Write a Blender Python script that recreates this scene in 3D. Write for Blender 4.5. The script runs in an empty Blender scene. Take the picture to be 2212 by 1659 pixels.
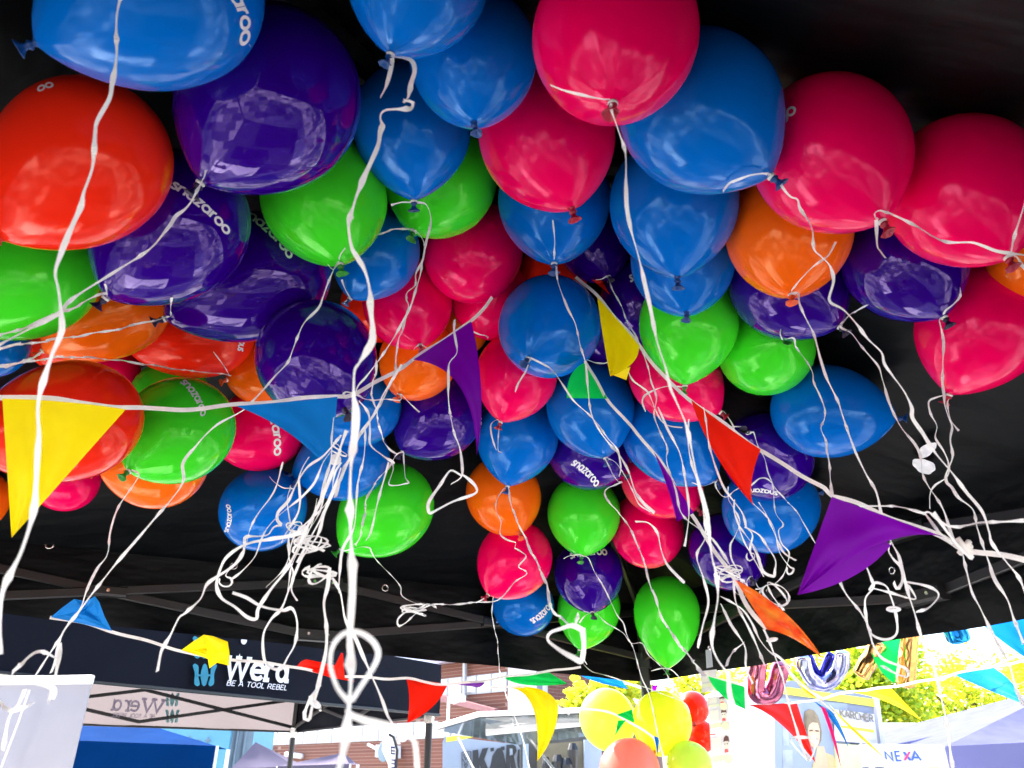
import bpy, bmesh, math, random
import numpy as np
from mathutils import Vector, Matrix
from mathutils.bvhtree import BVHTree
random.seed(7)
scene = bpy.context.scene
COL = scene.collection

# ------------------------------------------------------------------ camera
PITCH = math.radians(27.0)
FPX, CX, CY = 1661.0, 1106.0, 829.5          # focal length and centre for a picture 2212 wide
CAM = Vector((0, 0, 1.6))
AX = Vector((0, math.cos(PITCH), math.sin(PITCH)))
RT = Vector((1, 0, 0))
UP = Vector((0, -math.sin(PITCH), math.cos(PITCH)))
cam_data = bpy.data.cameras.new("camera")
cam = bpy.data.objects.new("camera", cam_data)
COL.objects.link(cam)
cam.location = CAM
cam.rotation_euler = (math.pi / 2 + PITCH, 0, 0)
cam_data.sensor_width = 36
cam_data.lens = 36 * FPX / 2212
cam_data.clip_start = 0.02
cam_data.clip_end = 600
cam_data.dof.use_dof = True
cam_data.dof.focus_distance = 2.1
cam_data.dof.aperture_fstop = 10
scene.camera = cam

# ------------------------------------------------------------------ sky, sun, exposure
SUN_EL, SUN_AZ = math.radians(44), math.radians(-48)     # azimuth from +Y towards +X
world = bpy.data.worlds.new("World")
scene.world = world
world.use_nodes = True
wn = world.node_tree.nodes
sky = wn.new("ShaderNodeTexSky")
sky.sky_type = 'NISHITA'
sky.sun_disc = False
sky.sun_elevation = SUN_EL
sky.sun_rotation = SUN_AZ
sky.dust_density = 3.0
sky.ozone_density = 1.0
wn["Background"].inputs[1].default_value = 0.15
world.node_tree.links.new(sky.outputs[0], wn["Background"].inputs[0])
sd = bpy.data.lights.new("sun", 'SUN')
sun = bpy.data.objects.new("sun", sd)
COL.objects.link(sun)
sd.energy = 4.0
sd.angle = math.radians(0.5)
sd.color = (1.0, 0.95, 0.88)
sdir = Vector((math.sin(SUN_AZ) * math.cos(SUN_EL), math.cos(SUN_AZ) * math.cos(SUN_EL), math.sin(SUN_EL)))
sun.rotation_euler = (-sdir).to_track_quat('-Z', 'Y').to_euler()
sun.location = sdir * 50
scene.view_settings.view_transform = 'Standard'
scene.view_settings.look = 'None'
scene.view_settings.exposure = 2.85
scene.view_settings.gamma = 1

# ------------------------------------------------------------------ helpers
def ray(px, py):
    return AX + RT * ((px - CX) / FPX) - UP * ((py - CY) / FPX)
def at(px, py, w):
    return CAM + ray(px, py) * w
def on_y(px, py, Y):
    d = ray(px, py); return CAM + d * (Y / d.y)
def on_z(px, py, Z):
    d = ray(px, py); return CAM + d * ((Z - CAM.z) / d.z)
def on_plane(px, py, p0, n):
    d = ray(px, py); return CAM + d * ((p0 - CAM).dot(n) / d.dot(n))
def project(p):
    v = p - CAM; w = v.dot(AX)
    return CX + FPX * v.dot(RT) / w, CY - FPX * v.dot(UP) / w, w

def tag(o, label=None, cat=None, group=None, kind=None):
    if label: o['label'] = label
    if cat: o['category'] = cat
    if group: o['group'] = group
    if kind: o['kind'] = kind
    return o
def empty(name, loc, label=None, cat=None, group=None):
    o = bpy.data.objects.new(name, None)
    COL.objects.link(o); o.location = loc; o.empty_display_size = 0.05
    return tag(o, label, cat, group)
def wloc(o):
    v = Vector(o.location)
    while o.parent: o = o.parent; v += Vector(o.location)
    return v
def mesh(name, verts, faces, mat, parent=None, smooth=False, mats=None, origin=None):
    """verts in world space; object origin is put at the parent's place"""
    org = wloc(parent) if parent else (Vector(origin) if origin is not None else Vector((0, 0, 0)))
    me = bpy.data.meshes.new(name)
    me.from_pydata([tuple(Vector(v) - org) for v in verts], [], faces)
    for m in (mats or [mat]): me.materials.append(m)
    if smooth: me.polygons.foreach_set('use_smooth', [True] * len(me.polygons))
    me.update()
    o = bpy.data.objects.new(name, me)
    COL.objects.link(o)
    if parent: o.parent = parent
    else: o.location = org
    return o
class MB:
    def __init__(s): s.v = []; s.f = []
    def add(s, vs, fs):
        b = len(s.v); s.v += [Vector(v) for v in vs]; s.f += [tuple(i + b for i in f) for f in fs]
    def beam(s, p, q, w, h, up=Vector((0, 0, 1))):
        p = Vector(p); q = Vector(q); d = (q - p).normalized()
        a = d.cross(up)
        if a.length < 1e-4: a = d.cross(Vector((0, 1, 0)))
        a.normalize(); b = a.cross(d)
        c = min(w, h) * 0.18
        prof = [(-w/2+c, -h/2), (w/2-c, -h/2), (w/2, -h/2+c), (w/2, h/2-c), (w/2-c, h/2), (-w/2+c, h/2), (-w/2, h/2-c), (-w/2, -h/2+c)]
        vs = [e + a * x + b * y for e in (p, q) for x, y in prof]
        fs = [(i, (i + 1) % 8, 8 + (i + 1) % 8, 8 + i) for i in range(8)] + [tuple(range(7, -1, -1)), tuple(range(8, 16))]
        s.add(vs, fs)
    def tube(s, pts, rad, n=8, cap=True):
        pts = [Vector(p) for p in pts]
        rs = rad if isinstance(rad, (list, tuple)) else [rad] * len(pts)
        t0 = (pts[1] - pts[0]).normalized()
        a = t0.cross(Vector((0.13, 0.2, 0.97))).normalized()
        vs = []
        for i, p in enumerate(pts):
            t = (pts[min(i + 1, len(pts) - 1)] - pts[max(i - 1, 0)]).normalized()
            a = (a - t * a.dot(t)).normalized(); b = t.cross(a)
            vs += [p + (a * math.cos(2*math.pi*k/n) + b * math.sin(2*math.pi*k/n)) * rs[i] for k in range(n)]
        fs = [(i*n + k, i*n + (k+1) % n, (i+1)*n + (k+1) % n, (i+1)*n + k) for i in range(len(pts)-1) for k in range(n)]
        if cap: fs += [tuple(range(n-1, -1, -1)), tuple(range((len(pts)-1)*n, len(pts)*n))]
        s.add(vs, fs)
    def slab(s, quad, thick, n=None):
        """closed plate: polygon (world points) given thickness away from n"""
        q = [Vector(p) for p in quad]; k = len(q)
        if n is None: n = (q[1]-q[0]).cross(q[2]-q[0]).normalized()
        s.add(q + [p - n * thick for p in q], [tuple(range(k)), tuple(range(2*k-1, k-1, -1))] + [(i, k+i, k+(i+1) % k, (i+1) % k) for i in range(k)])
    def disc(s, c, n, r, t, seg=14, sq=1.0, ax=None):
        n = Vector(n).normalized(); a = Vector(ax) if ax is not None else n.cross(Vector((0.1, 0.3, 1)))
        a = (a - n * a.dot(n)).normalized(); b = n.cross(a)
        ring = [(a * math.cos(2*math.pi*k/seg) * r + b * math.sin(2*math.pi*k/seg) * r * sq) for k in range(seg)]
        vs = [c + v * 0.9 + n*t/2 for v in ring] + [c + v for v in ring] + [c + v * 0.9 - n*t/2 for v in ring]
        fs = [tuple(range(seg))] + [tuple(range(3*seg-1, 2*seg-1, -1))]
        for L in (0, seg): fs += [(L+k, L+seg+k, L+seg+(k+1) % seg, L+(k+1) % seg) for k in range(seg)]
        s.add(vs, fs)
    def ring(s, c, n, R, r, seg=20, m=8):
        n = Vector(n).normalized(); a = n.cross(Vector((0.1, 0.3, 1))).normalized(); b = n.cross(a)
        vs = []
        for k in range(seg):
            d = a*math.cos(2*math.pi*k/seg) + b*math.sin(2*math.pi*k/seg)
            vs += [c + d*(R + r*math.cos(2*math.pi*j/m)) + n*r*math.sin(2*math.pi*j/m) for j in range(m)]
        fs = [(k*m+j, k*m+(j+1) % m, ((k+1) % seg)*m+(j+1) % m, ((k+1) % seg)*m+j) for k in range(seg) for j in range(m)]
        s.add(vs, fs)
    def build(s, name, mat, parent=None, smooth=False, origin=None):
        return mesh(name, s.v, s.f, mat, parent, smooth, origin=origin)

# ------------------------------------------------------------------ materials
def mat(name, base, rough=0.5, metal=0.0, spec=0.5, noise=0.08, nscale=8.0, bump=0.0, bscale=30.0, coat=0.0,
        transl=0.0, tcol=None, two=None, bdetail=3, stretch=None, bdist=0.01, sheen=0.0):
    m = bpy.data.materials.new(name); m.use_nodes = True
    nt = m.node_tree; N = nt.nodes; L = nt.links
    P = N['Principled BSDF']
    tc = N.new('ShaderNodeTexCoord'); mp = N.new('ShaderNodeMapping')
    L.new(tc.outputs['Object'], mp.inputs[0])
    if stretch: mp.inputs['Scale'].default_value = stretch
    nz = N.new('ShaderNodeTexNoise'); nz.inputs['Scale'].default_value = nscale; nz.inputs['Detail'].default_value = 4
    L.new(mp.outputs[0], nz.inputs['Vector'])
    rp = N.new('ShaderNodeValToRGB')
    c = Vector(base)
    lo = two if two else tuple(max(0, x * (1 - noise)) for x in c); hi = tuple(min(1, x * (1 + noise)) for x in c)
    rp.color_ramp.elements[0].position = 0.35; rp.color_ramp.elements[1].position = 0.65
    rp.color_ramp.elements[0].color = (*lo, 1); rp.color_ramp.elements[1].color = (*hi, 1)
    L.new(nz.outputs['Fac'], rp.inputs[0]); L.new(rp.outputs[0], P.inputs['Base Color'])
    P.inputs['Roughness'].default_value = rough; P.inputs['Metallic'].default_value = metal
    P.inputs['Specular IOR Level'].default_value = spec
    P.inputs['Coat Weight'].default_value = coat; P.inputs['Coat Roughness'].default_value = 0.04
    if sheen: P.inputs['Sheen Weight'].default_value = sheen
    if bump:
        n2 = N.new('ShaderNodeTexNoise'); n2.inputs['Scale'].default_value = bscale; n2.inputs['Detail'].default_value = bdetail
        L.new(mp.outputs[0], n2.inputs['Vector'])
        b = N.new('ShaderNodeBump'); b.inputs['Strength'].default_value = bump; b.inputs['Distance'].default_value = bdist
        L.new(n2.outputs['Fac'], b.inputs['Height']); L.new(b.outputs[0], P.inputs['Normal'])
    if transl:
        T = N.new('ShaderNodeBsdfTranslucent'); X = N.new('ShaderNodeMixShader'); X.inputs[0].default_value = transl
        if tcol: T.inputs[0].default_value = (*tcol, 1)
        else: L.new(rp.outputs[0], T.inputs[0])
        L.new(P.outputs[0], X.inputs[1]); L.new(T.outputs[0], X.inputs[2])
        L.new(X.outputs[0], N['Material Output'].inputs[0])
    return m
def glassy(name, base, alpha, rough=0.1):
    m = mat(name, base, rough=rough); N = m.node_tree.nodes; L = m.node_tree.links
    T = N.new('ShaderNodeBsdfTransparent'); X = N.new('ShaderNodeMixShader'); X.inputs[0].default_value = alpha
    L.new(T.outputs[0], X.inputs[1]); L.new(N['Principled BSDF'].outputs[0], X.inputs[2]); L.new(X.outputs[0], N['Material Output'].inputs[0])
    return m

LATEX = {}
for k, c in dict(blue=(0.0, 0.135, 0.56), pink=(0.88, 0.0, 0.095), red=(0.88, 0.022, 0.006), orange=(1.0, 0.14, 0.004),
                 green=(0.05, 0.74, 0.02), purple=(0.024, 0.0, 0.21), yellow=(0.88, 0.93, 0.08), lime=(0.70, 0.88, 0.16),
                 coral=(0.95, 0.30, 0.25)).items():
    LATEX[k] = mat('latex_' + k, c, rough=0.13 if k != 'purple' else 0.045, spec=0.27 if k != 'purple' else 0.36, noise=0.05, nscale=5, bump=0.05, bscale=9, bdist=0.02,
                   coat=0.15 if k == 'purple' else 0.0, transl=0.10 if k not in ('yellow', 'lime', 'coral') else 0.6)
TINT = dict(blue=(.30, .62, 1.0), pink=(1.0, .30, .52), red=(1.0, .42, .32), orange=(1.0, .66, .35), green=(.50, 1.0, .35), purple=(.62, .42, 1.0), yellow=(1, 1, .6), lime=(.9, 1, .6), coral=(1, .7, .6))
for k, m_ in LATEX.items(): m_.node_tree.nodes['Principled BSDF'].inputs['Specular Tint'].default_value = (*TINT[k], 1); m_.node_tree.nodes['Principled BSDF'].inputs['Specular IOR Level'].default_value = .5 if k != 'purple' else .6
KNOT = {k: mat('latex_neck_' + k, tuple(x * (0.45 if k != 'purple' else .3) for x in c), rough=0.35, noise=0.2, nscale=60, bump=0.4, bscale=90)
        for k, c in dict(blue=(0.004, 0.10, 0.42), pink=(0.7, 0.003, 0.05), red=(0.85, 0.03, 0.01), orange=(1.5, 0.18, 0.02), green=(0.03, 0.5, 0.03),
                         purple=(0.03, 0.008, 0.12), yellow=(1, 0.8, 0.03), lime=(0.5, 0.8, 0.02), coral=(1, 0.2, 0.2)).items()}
M_PRINT = mat('white_print', (0.75, 0.74, 0.76), rough=0.4, noise=0.03)
M_RIB = mat('white_ribbon', (0.92, 0.92, 0.90), rough=0.28, noise=0.03, nscale=40, bump=0.08, bscale=200, transl=0.25, stretch=(1, 1, 1))
M_TAPE = mat('white_tape', (0.90, 0.87, 0.83), rough=0.5, noise=0.05, nscale=30, bump=0.15, bscale=120, transl=0.35)
FLAG = {k: mat('pennant_' + k, c, rough=0.45, spec=0.15, noise=0.06, nscale=12, bump=0.25, bscale=14, bdist=0.01, transl=0.3)
        for k, c in dict(yellow=(1.0, 0.77, 0.0), blue=(0.005, 0.2, 0.62), purple=(0.18, 0.0, 0.36), green=(0.005, 0.68, 0.10), red=(0.9, 0.015, 0.004),
                         orange=(0.95, 0.10, 0.01), pink=(0.9, 0.02, 0.2)).items()}
M_BLACK = mat('black_tent_fabric', (0.0001, 0.0008, 0.0014), rough=0.5, noise=0.2, nscale=3, bump=0.45, bscale=2.6, bdist=0.045, bdetail=3.5, stretch=(.7, 2.2, 3), spec=0.14)
M_FRAME = mat('dark_bronze_frame', (0.011, 0.010, 0.010), rough=0.42, noise=0.12, nscale=20, bump=0.05)
M_PLAST = mat('black_plastic', (0.008, 0.008, 0.008), rough=0.4)
M_STEEL = mat('steel', (0.75, 0.74, 0.7), rough=0.25, metal=0.9)
M_WHITE = mat('white_paint', (0.78, 0.79, 0.80), rough=0.45, noise=0.03)

# ------------------------------------------------------------------ lettering from strokes
def arc(cx, cy, rx, ry, a0, a1, n=14):
    return [(cx + rx*math.cos(math.radians(a0+(a1-a0)*i/n)), cy + ry*math.sin(math.radians(a0+(a1-a0)*i/n))) for i in range(n+1)]
G = {
 'o': (1.04, [arc(.5,.5,.41,.41,0,360,22)]), 'a': (1.12, [arc(.5,.5,.41,.41,0,360,22), [(.91,.97),(.91,.03)]]),
 's': (.76, [[(.62,.80),(.5,.9),(.34,.92),(.18,.84),(.16,.68),(.3,.57),(.5,.47),(.62,.35),(.6,.18),(.45,.08),(.25,.08),(.1,.2)]]),
 'n': (1.0, [[(.1,.97),(.1,.03)], [(.1,.5)]+arc(.47,.55,.36,.37,170,0,12)+[(.83,.03)]]),
 'z': (.82, [[(.1,.92),(.68,.92),(.1,.08),(.7,.08)]]), 'r': (.62, [[(.1,.97),(.1,.03)], [(.1,.55),(.2,.8),(.36,.9),(.52,.92)]]),
 'e': (1.0, [[(.1,.5),(.9,.5),(.86,.74),(.7,.9),(.5,.94),(.25,.86),(.1,.6),(.1,.4),(.25,.14),(.5,.06),(.72,.1),(.86,.22)]]),
 'm': (1.4, [[(.1,1),(.1,0)], [(.1,.6),(.3,.92),(.55,.85),(.62,.6),(.62,0)], [(.62,.6),(.85,.92),(1.08,.85),(1.15,.6),(1.15,0)]]),
 'k': (.85, [[(.1,1.5),(.1,0)], [(.7,1),(.12,.45)], [(.3,.6),(.75,0)]]), 'd': (1.1, [arc(.45,.5,.38,.44,0,360,14), [(.86,1.5),(.86,0)]]),
 'i': (.35, [[(.15,1),(.15,0)]]), 'l': (.42, [[(.18,1.45),(.18,0)]]), 'f': (.6, [[(.55,1.45),(.3,1.4),(.22,1.1),(.22,0)], [(.02,.95),(.5,.95)]]),
 't': (.7, [[(.3,1.35),(.3,.15),(.42,.04),(.6,.04)], [(.02,.95),(.6,.95)]]), 'c': (.9, [arc(.5,.5,.4,.44,45,315,12)]),
 ' ': (.5, []), "'": (.3, [[(.1, 1.1), (.2, 1.1)]]),
 'A': (.95, [[(.04,0),(.45,1),(.86,0)], [(.2,.34),(.7,.34)]]), 'B': (.85, [[(.1,0),(.1,1)], [(.1,1),(.45,1),(.66,.9),(.66,.62),(.45,.53),(.1,.53)], [(.45,.53),(.74,.42),(.74,.1),(.5,0),(.1,0)]]),
 'C': (.9, [arc(.48,.5,.38,.5,48,312,14)]), 'E': (.78, [[(.66,1),(.1,1),(.1,0),(.68,0)], [(.1,.52),(.6,.52)]]),
 'H': (.9, [[(.1,0),(.1,1)], [(.76,0),(.76,1)], [(.1,.52),(.76,.52)]]), 'K': (.88, [[(.1,0),(.1,1)], [(.76,1),(.14,.42)], [(.3,.6),(.8,0)]]),
 'L': (.7, [[(.1,1),(.1,0),(.6,0)]]), 'N': (.95, [[(.1,0),(.1,1),(.78,0),(.78,1)]]), 'O': (1.0, [arc(.5,.5,.4,.5,0,360,20)]),
 'R': (.88, [[(.1,0),(.1,1)], [(.1,1),(.5,1),(.72,.88),(.72,.6),(.5,.48),(.1,.48)], [(.42,.48),(.76,0)]]),
 'T': (.8, [[(.38,1),(.38,0)], [(.02,1),(.74,1)]]), 'X': (.9, [[(.08,0),(.76,1)], [(.08,1),(.76,0)]]),
 'Y': (.9, [[(.05,1),(.42,.5),(.8,1)], [(.42,.5),(.42,0)]]),
 '\u00c4': (.95, [[(.04,0),(.45,1),(.86,0)], [(.2,.34),(.7,.34)], [(.1,1.3),(.26,1.3)], [(.62,1.3),(.78,1.3)]]),
 'W': (1.5, [[(.06,1),(.4,0),(.72,1),(1.04,0),(1.38,1)], [(-.08,1),(.26,1)], [(.52,1),(.9,1)], [(1.2,1),(1.54,1)]]),
 # slab serif lower case of the tent lettering
 '1': (.86, [[(.14,.95),(.14,.03)], [(.14,.5),(.26,.82),(.44,.92),(.62,.86)], [(-.04,.04),(.4,.04)], [(-.04,.93),(.14,.93)]]),
 '2': (1.06, [arc(.42,.46,.34,.42,0,360,18), [(.8,.98),(.8,.04),(1.0,.04)]]),
}
def strokes(text, gap=0.0):
    x = 0; out = []
    for ch in text:
        adv, st = G[ch]
        out += [[(x + a, b) for a, b in s] for s in st]; x += adv + gap
    return out, x
def resample(pts, step):
    out = [pts[0]]
    for a, b in zip(pts, pts[1:]):
        n = max(1, int(math.ceil(math.hypot(b[0]-a[0], b[1]-a[1]) / step)))
        out += [(a[0]+(b[0]-a[0])*i/n, a[1]+(b[1]-a[1])*i/n) for i in range(1, n+1)]
    return out
def strip2d(pts, w):
    """left and right edge of a stroke of width w"""
    L, R = [], []; n = len(pts); closed = math.hypot(pts[0][0]-pts[-1][0], pts[0][1]-pts[-1][1]) < 1e-6
    for i in range(n):
        a = pts[i-1] if i > 0 else (pts[-2] if closed else None)
        b = pts[i+1] if i < n-1 else (pts[1] if closed else None)
        p = pts[i]
        d1 = (p[0]-a[0], p[1]-a[1]) if a else None; d2 = (b[0]-p[0], b[1]-p[1]) if b else None
        def nm(d):
            l = math.hypot(*d) or 1; return (-d[1]/l, d[0]/l)
        n1 = nm(d1) if d1 else nm(d2); n2 = nm(d2) if d2 else n1
        m = (n1[0]+n2[0], n1[1]+n2[1]); l = math.hypot(*m) or 1; m = (m[0]/l, m[1]/l)
        k = 1 / max(0.5, m[0]*n1[0]+m[1]*n1[1])
        L.append((p[0]+m[0]*w/2*k, p[1]+m[1]*w/2*k)); R.append((p[0]-m[0]*w/2*k, p[1]-m[1]*w/2*k))
    return L, R
def text_flat(name, text, o, u, v, n, size, sw, material, parent, gap=0.0, aspect=1.0, lift=0.004, slant=0.0):
    """text on a flat surface: origin o, unit vectors u (right), v (up), n (outwards)"""
    st, _ = strokes(text, gap); mb = MB(); k = 0
    for s in st:
        L, R = strip2d(s, sw); k += 1
        f = lambda p: o + u*((p[0]*aspect + p[1]*slant)*size) + v*(p[1]*size) + n*(lift*(1 + 0.12*k))
        vs = [f(p) for p in L] + [f(p) for p in R]; m = len(L)
        mb.add(vs, [(i, m+i, m+i+1, i+1) for i in range(m-1)])
    return mb.build(name, material, parent)

# ================================================================== the black tent overhead
C0 = Vector((0.61, 3.65, 0)); dU = Vector((-0.906, -0.4233, 0)).normalized(); dV = Vector((-dU.y, dU.x, 0))
if dV.y > 0: dV = -dV
CS = [C0, C0 + dU*3, C0 + dU*3 + dV*3, C0 + dV*3]
CEN = (CS[0] + CS[2]) / 2
EAVE, VAL, PEAK = 2.30, 2.0, 3.22
def roof_z(x, y):
    r = Vector((x, y, 0)) - CEN
    a = max(abs(r.dot(dU)), abs(r.dot(dV))) / 1.5
    return PEAK - (PEAK - EAVE) * a
tent = empty('canopy_tent', (CEN.x, CEN.y, 0), 'open black pop-up canopy overhead, its roof crowded with balloons', 'tent')
# roof: one sheet with sagging panels and soft folds
NR = 60; vs = []; fs = []
for i in range(NR+1):
    for j in range(NR+1):
        a = -1 + 2*i/NR; b = -1 + 2*j/NR
        t = max(abs(a), abs(b)); along = (b if abs(a) > abs(b) else a)
        hip = 1 - min(1, abs(abs(a)-abs(b))*3)
        z = PEAK - (PEAK-EAVE)*t - 0.05*math.sin(math.pi*min(1, t))*(1-hip)
        z += 0.006*math.sin(23*along + 9*t)*t*(1-t)*4*(0.4+hip) + 0.005*math.sin(41*along - 15*t)*t*(1-t)*4
        p = CEN + dU*(-1.5*a) + dV*(1.5*b); vs.append((p.x, p.y, z))
for i in range(NR):
    for j in range(NR):
        k = i*(NR+1)+j; fs.append((k, k+1, k+NR+2, k+NR+1))
roof = mesh('roof', vs, fs, M_BLACK, tent, True)
# valances with folds
for s in range(4):
    P, Q = CS[s], CS[(s+1) % 4]; d = (Q-P).normalized(); n = Vector((d.y, -d.x, 0))
    if (P + d*1.5 - CEN).dot(n) < 0: n = -n
    vs = []; fs = []; NX, NZ = 60, 8
    zb0, zb1 = [(1.975, 2.10), (2.0, 2.0), (2.0, 1.978), (1.978, 1.975)][s]
    for i in range(NX+1):
        for j in range(NZ+1):
            u = i/NX; h = j/NZ; e = math.sin(math.pi*u)**0.3
            p = P + d*(3*u) + n*(0.012*math.sin(u*19+h*3+s*2)*(1-h) + 0.008*math.sin(u*43-h*5) * (1-h) + 0.006*(1-h) - 0.012*h*h)
            vs.append((p.x, p.y, zb0+(zb1-zb0)*u + (EAVE+0.022-zb0-(zb1-zb0)*u)*h - 0.008*e*(1-h)))
    for i in range(NX):
        for j in range(NZ):
            k = i*(NZ+1)+j; fs.append((k, k+1, k+NZ+2, k+NZ+1))
    va = mesh('valance', vs, fs, M_BLACK, tent, True)
    for g in (0.08, 0.36, 0.64, 0.92) if s not in (0, 3) else ():
        gm = MB(); gm.ring(P + d*(3*g) + Vector((0, 0, 2.275)) - n*0.012, n, 0.012, 0.0035); gm.build('grommet', M_STEEL, va, True)
    pl = [((107,1177), 0), ((505,1222), 0), ((832,1270), 0), ((1152,1306), 0), ((1927,1232), 3), ((1660,1278), 3)]
    for (px, py), side in pl:
        if side == s:
            q = on_plane(px, py, P - n*0.012, n); gm = MB(); gm.ring(q, n, 0.012 if s == 0 else 0.010, 0.0032); gm.build('grommet', M_STEEL, va, True)
for c in CS:
    m = MB(); pts = []
    for i in range(13):
        t = 1-i/12; p = CEN + (c-CEN)*t; pts.append(Vector((p.x, p.y, PEAK-(PEAK-EAVE)*t-0.006)))
    m.tube(pts, 0.006, 6); m.build('seam', M_BLACK, roof, True)
# legs
ins = 0.06
LG = [CEN + (c-CEN) * (1 - ins/1.5) for c in CS]
for c in LG:
    m = MB(); m.beam((c.x, c.y, 0.0), (c.x, c.y, 2.24), 0.04, 0.04, Vector((0, 1, 0)))
    lg = m.build('leg', M_FRAME, tent)
    m = MB(); m.beam((c.x, c.y, 0.0), (c.x, c.y, 0.012), 0.11, 0.11, Vector((0, 1, 0))); m.build('foot_plate', M_STEEL, lg)
    for z in (2.05, 2.245): m = MB(); m.beam((c.x, c.y, z-0.03), (c.x, c.y, z+0.03), 0.062, 0.062, Vector((0, 1, 0))); m.build('bracket', M_PLAST, lg)
# scissor trusses
ZH, ZL = 2.255, 2.065
for s in range(4):
    P, Q = LG[s], LG[(s+1) % 4]; d = (Q-P); L = d.length; d.normalize(); n = Vector((d.y, -d.x, 0))
    o1, o2 = n*0.011, -n*0.011
    def T(f, z, o): return P + d*(L*f) + o + Vector((0, 0, z))
    for a, b, za, zb, o in ((0.01, .495, ZH, ZL, o1), (0.01, .495, ZL, ZH, o2), (.505, .99, ZL, ZH, o1), (.505, .99, ZH, ZL, o2)):
        m = MB(); m.beam(T(a, za, o), T(b, zb, o), 0.016, 0.03); m.build('truss_bar', M_FRAME, tent)
    Z0 = Vector((0, 0, 0))
    for f0, z, hw, bw, bh, rv in ((.5, ZH, .025, .05, .045, (.488, .512)), (.5, ZL, .025, .05, .045, (.488, .512)), (.25, (ZH+ZL)/2, .02, .046, .036, (.25,)), (.75, (ZH+ZL)/2, .02, .046, .036, (.75,))):
        m = MB(); m.beam(T(f0-hw, z, Z0), T(f0+hw, z, Z0), bw, bh); br = m.build('bracket', M_PLAST, tent)
        for f in rv:
            m = MB(); m.disc(T(f, z, -n*(bw/2+.001)), n, 0.006, 0.004); m.build('rivet', M_STEEL, br)
    m = MB(); m.beam(P + Vector((0, 0, ZH)), CEN + Vector((0, 0, PEAK-0.12)) + (P-CEN)*0.03, 0.02, 0.03); m.build('hip_rafter', M_FRAME, tent)
m = MB(); m.tube([CEN + Vector((0, 0, z)) for z in (PEAK-.3, PEAK-.2, PEAK-.05)], [0.03, 0.022, 0.03], 10); m.build('centre_pole', M_FRAME, tent)

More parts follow.
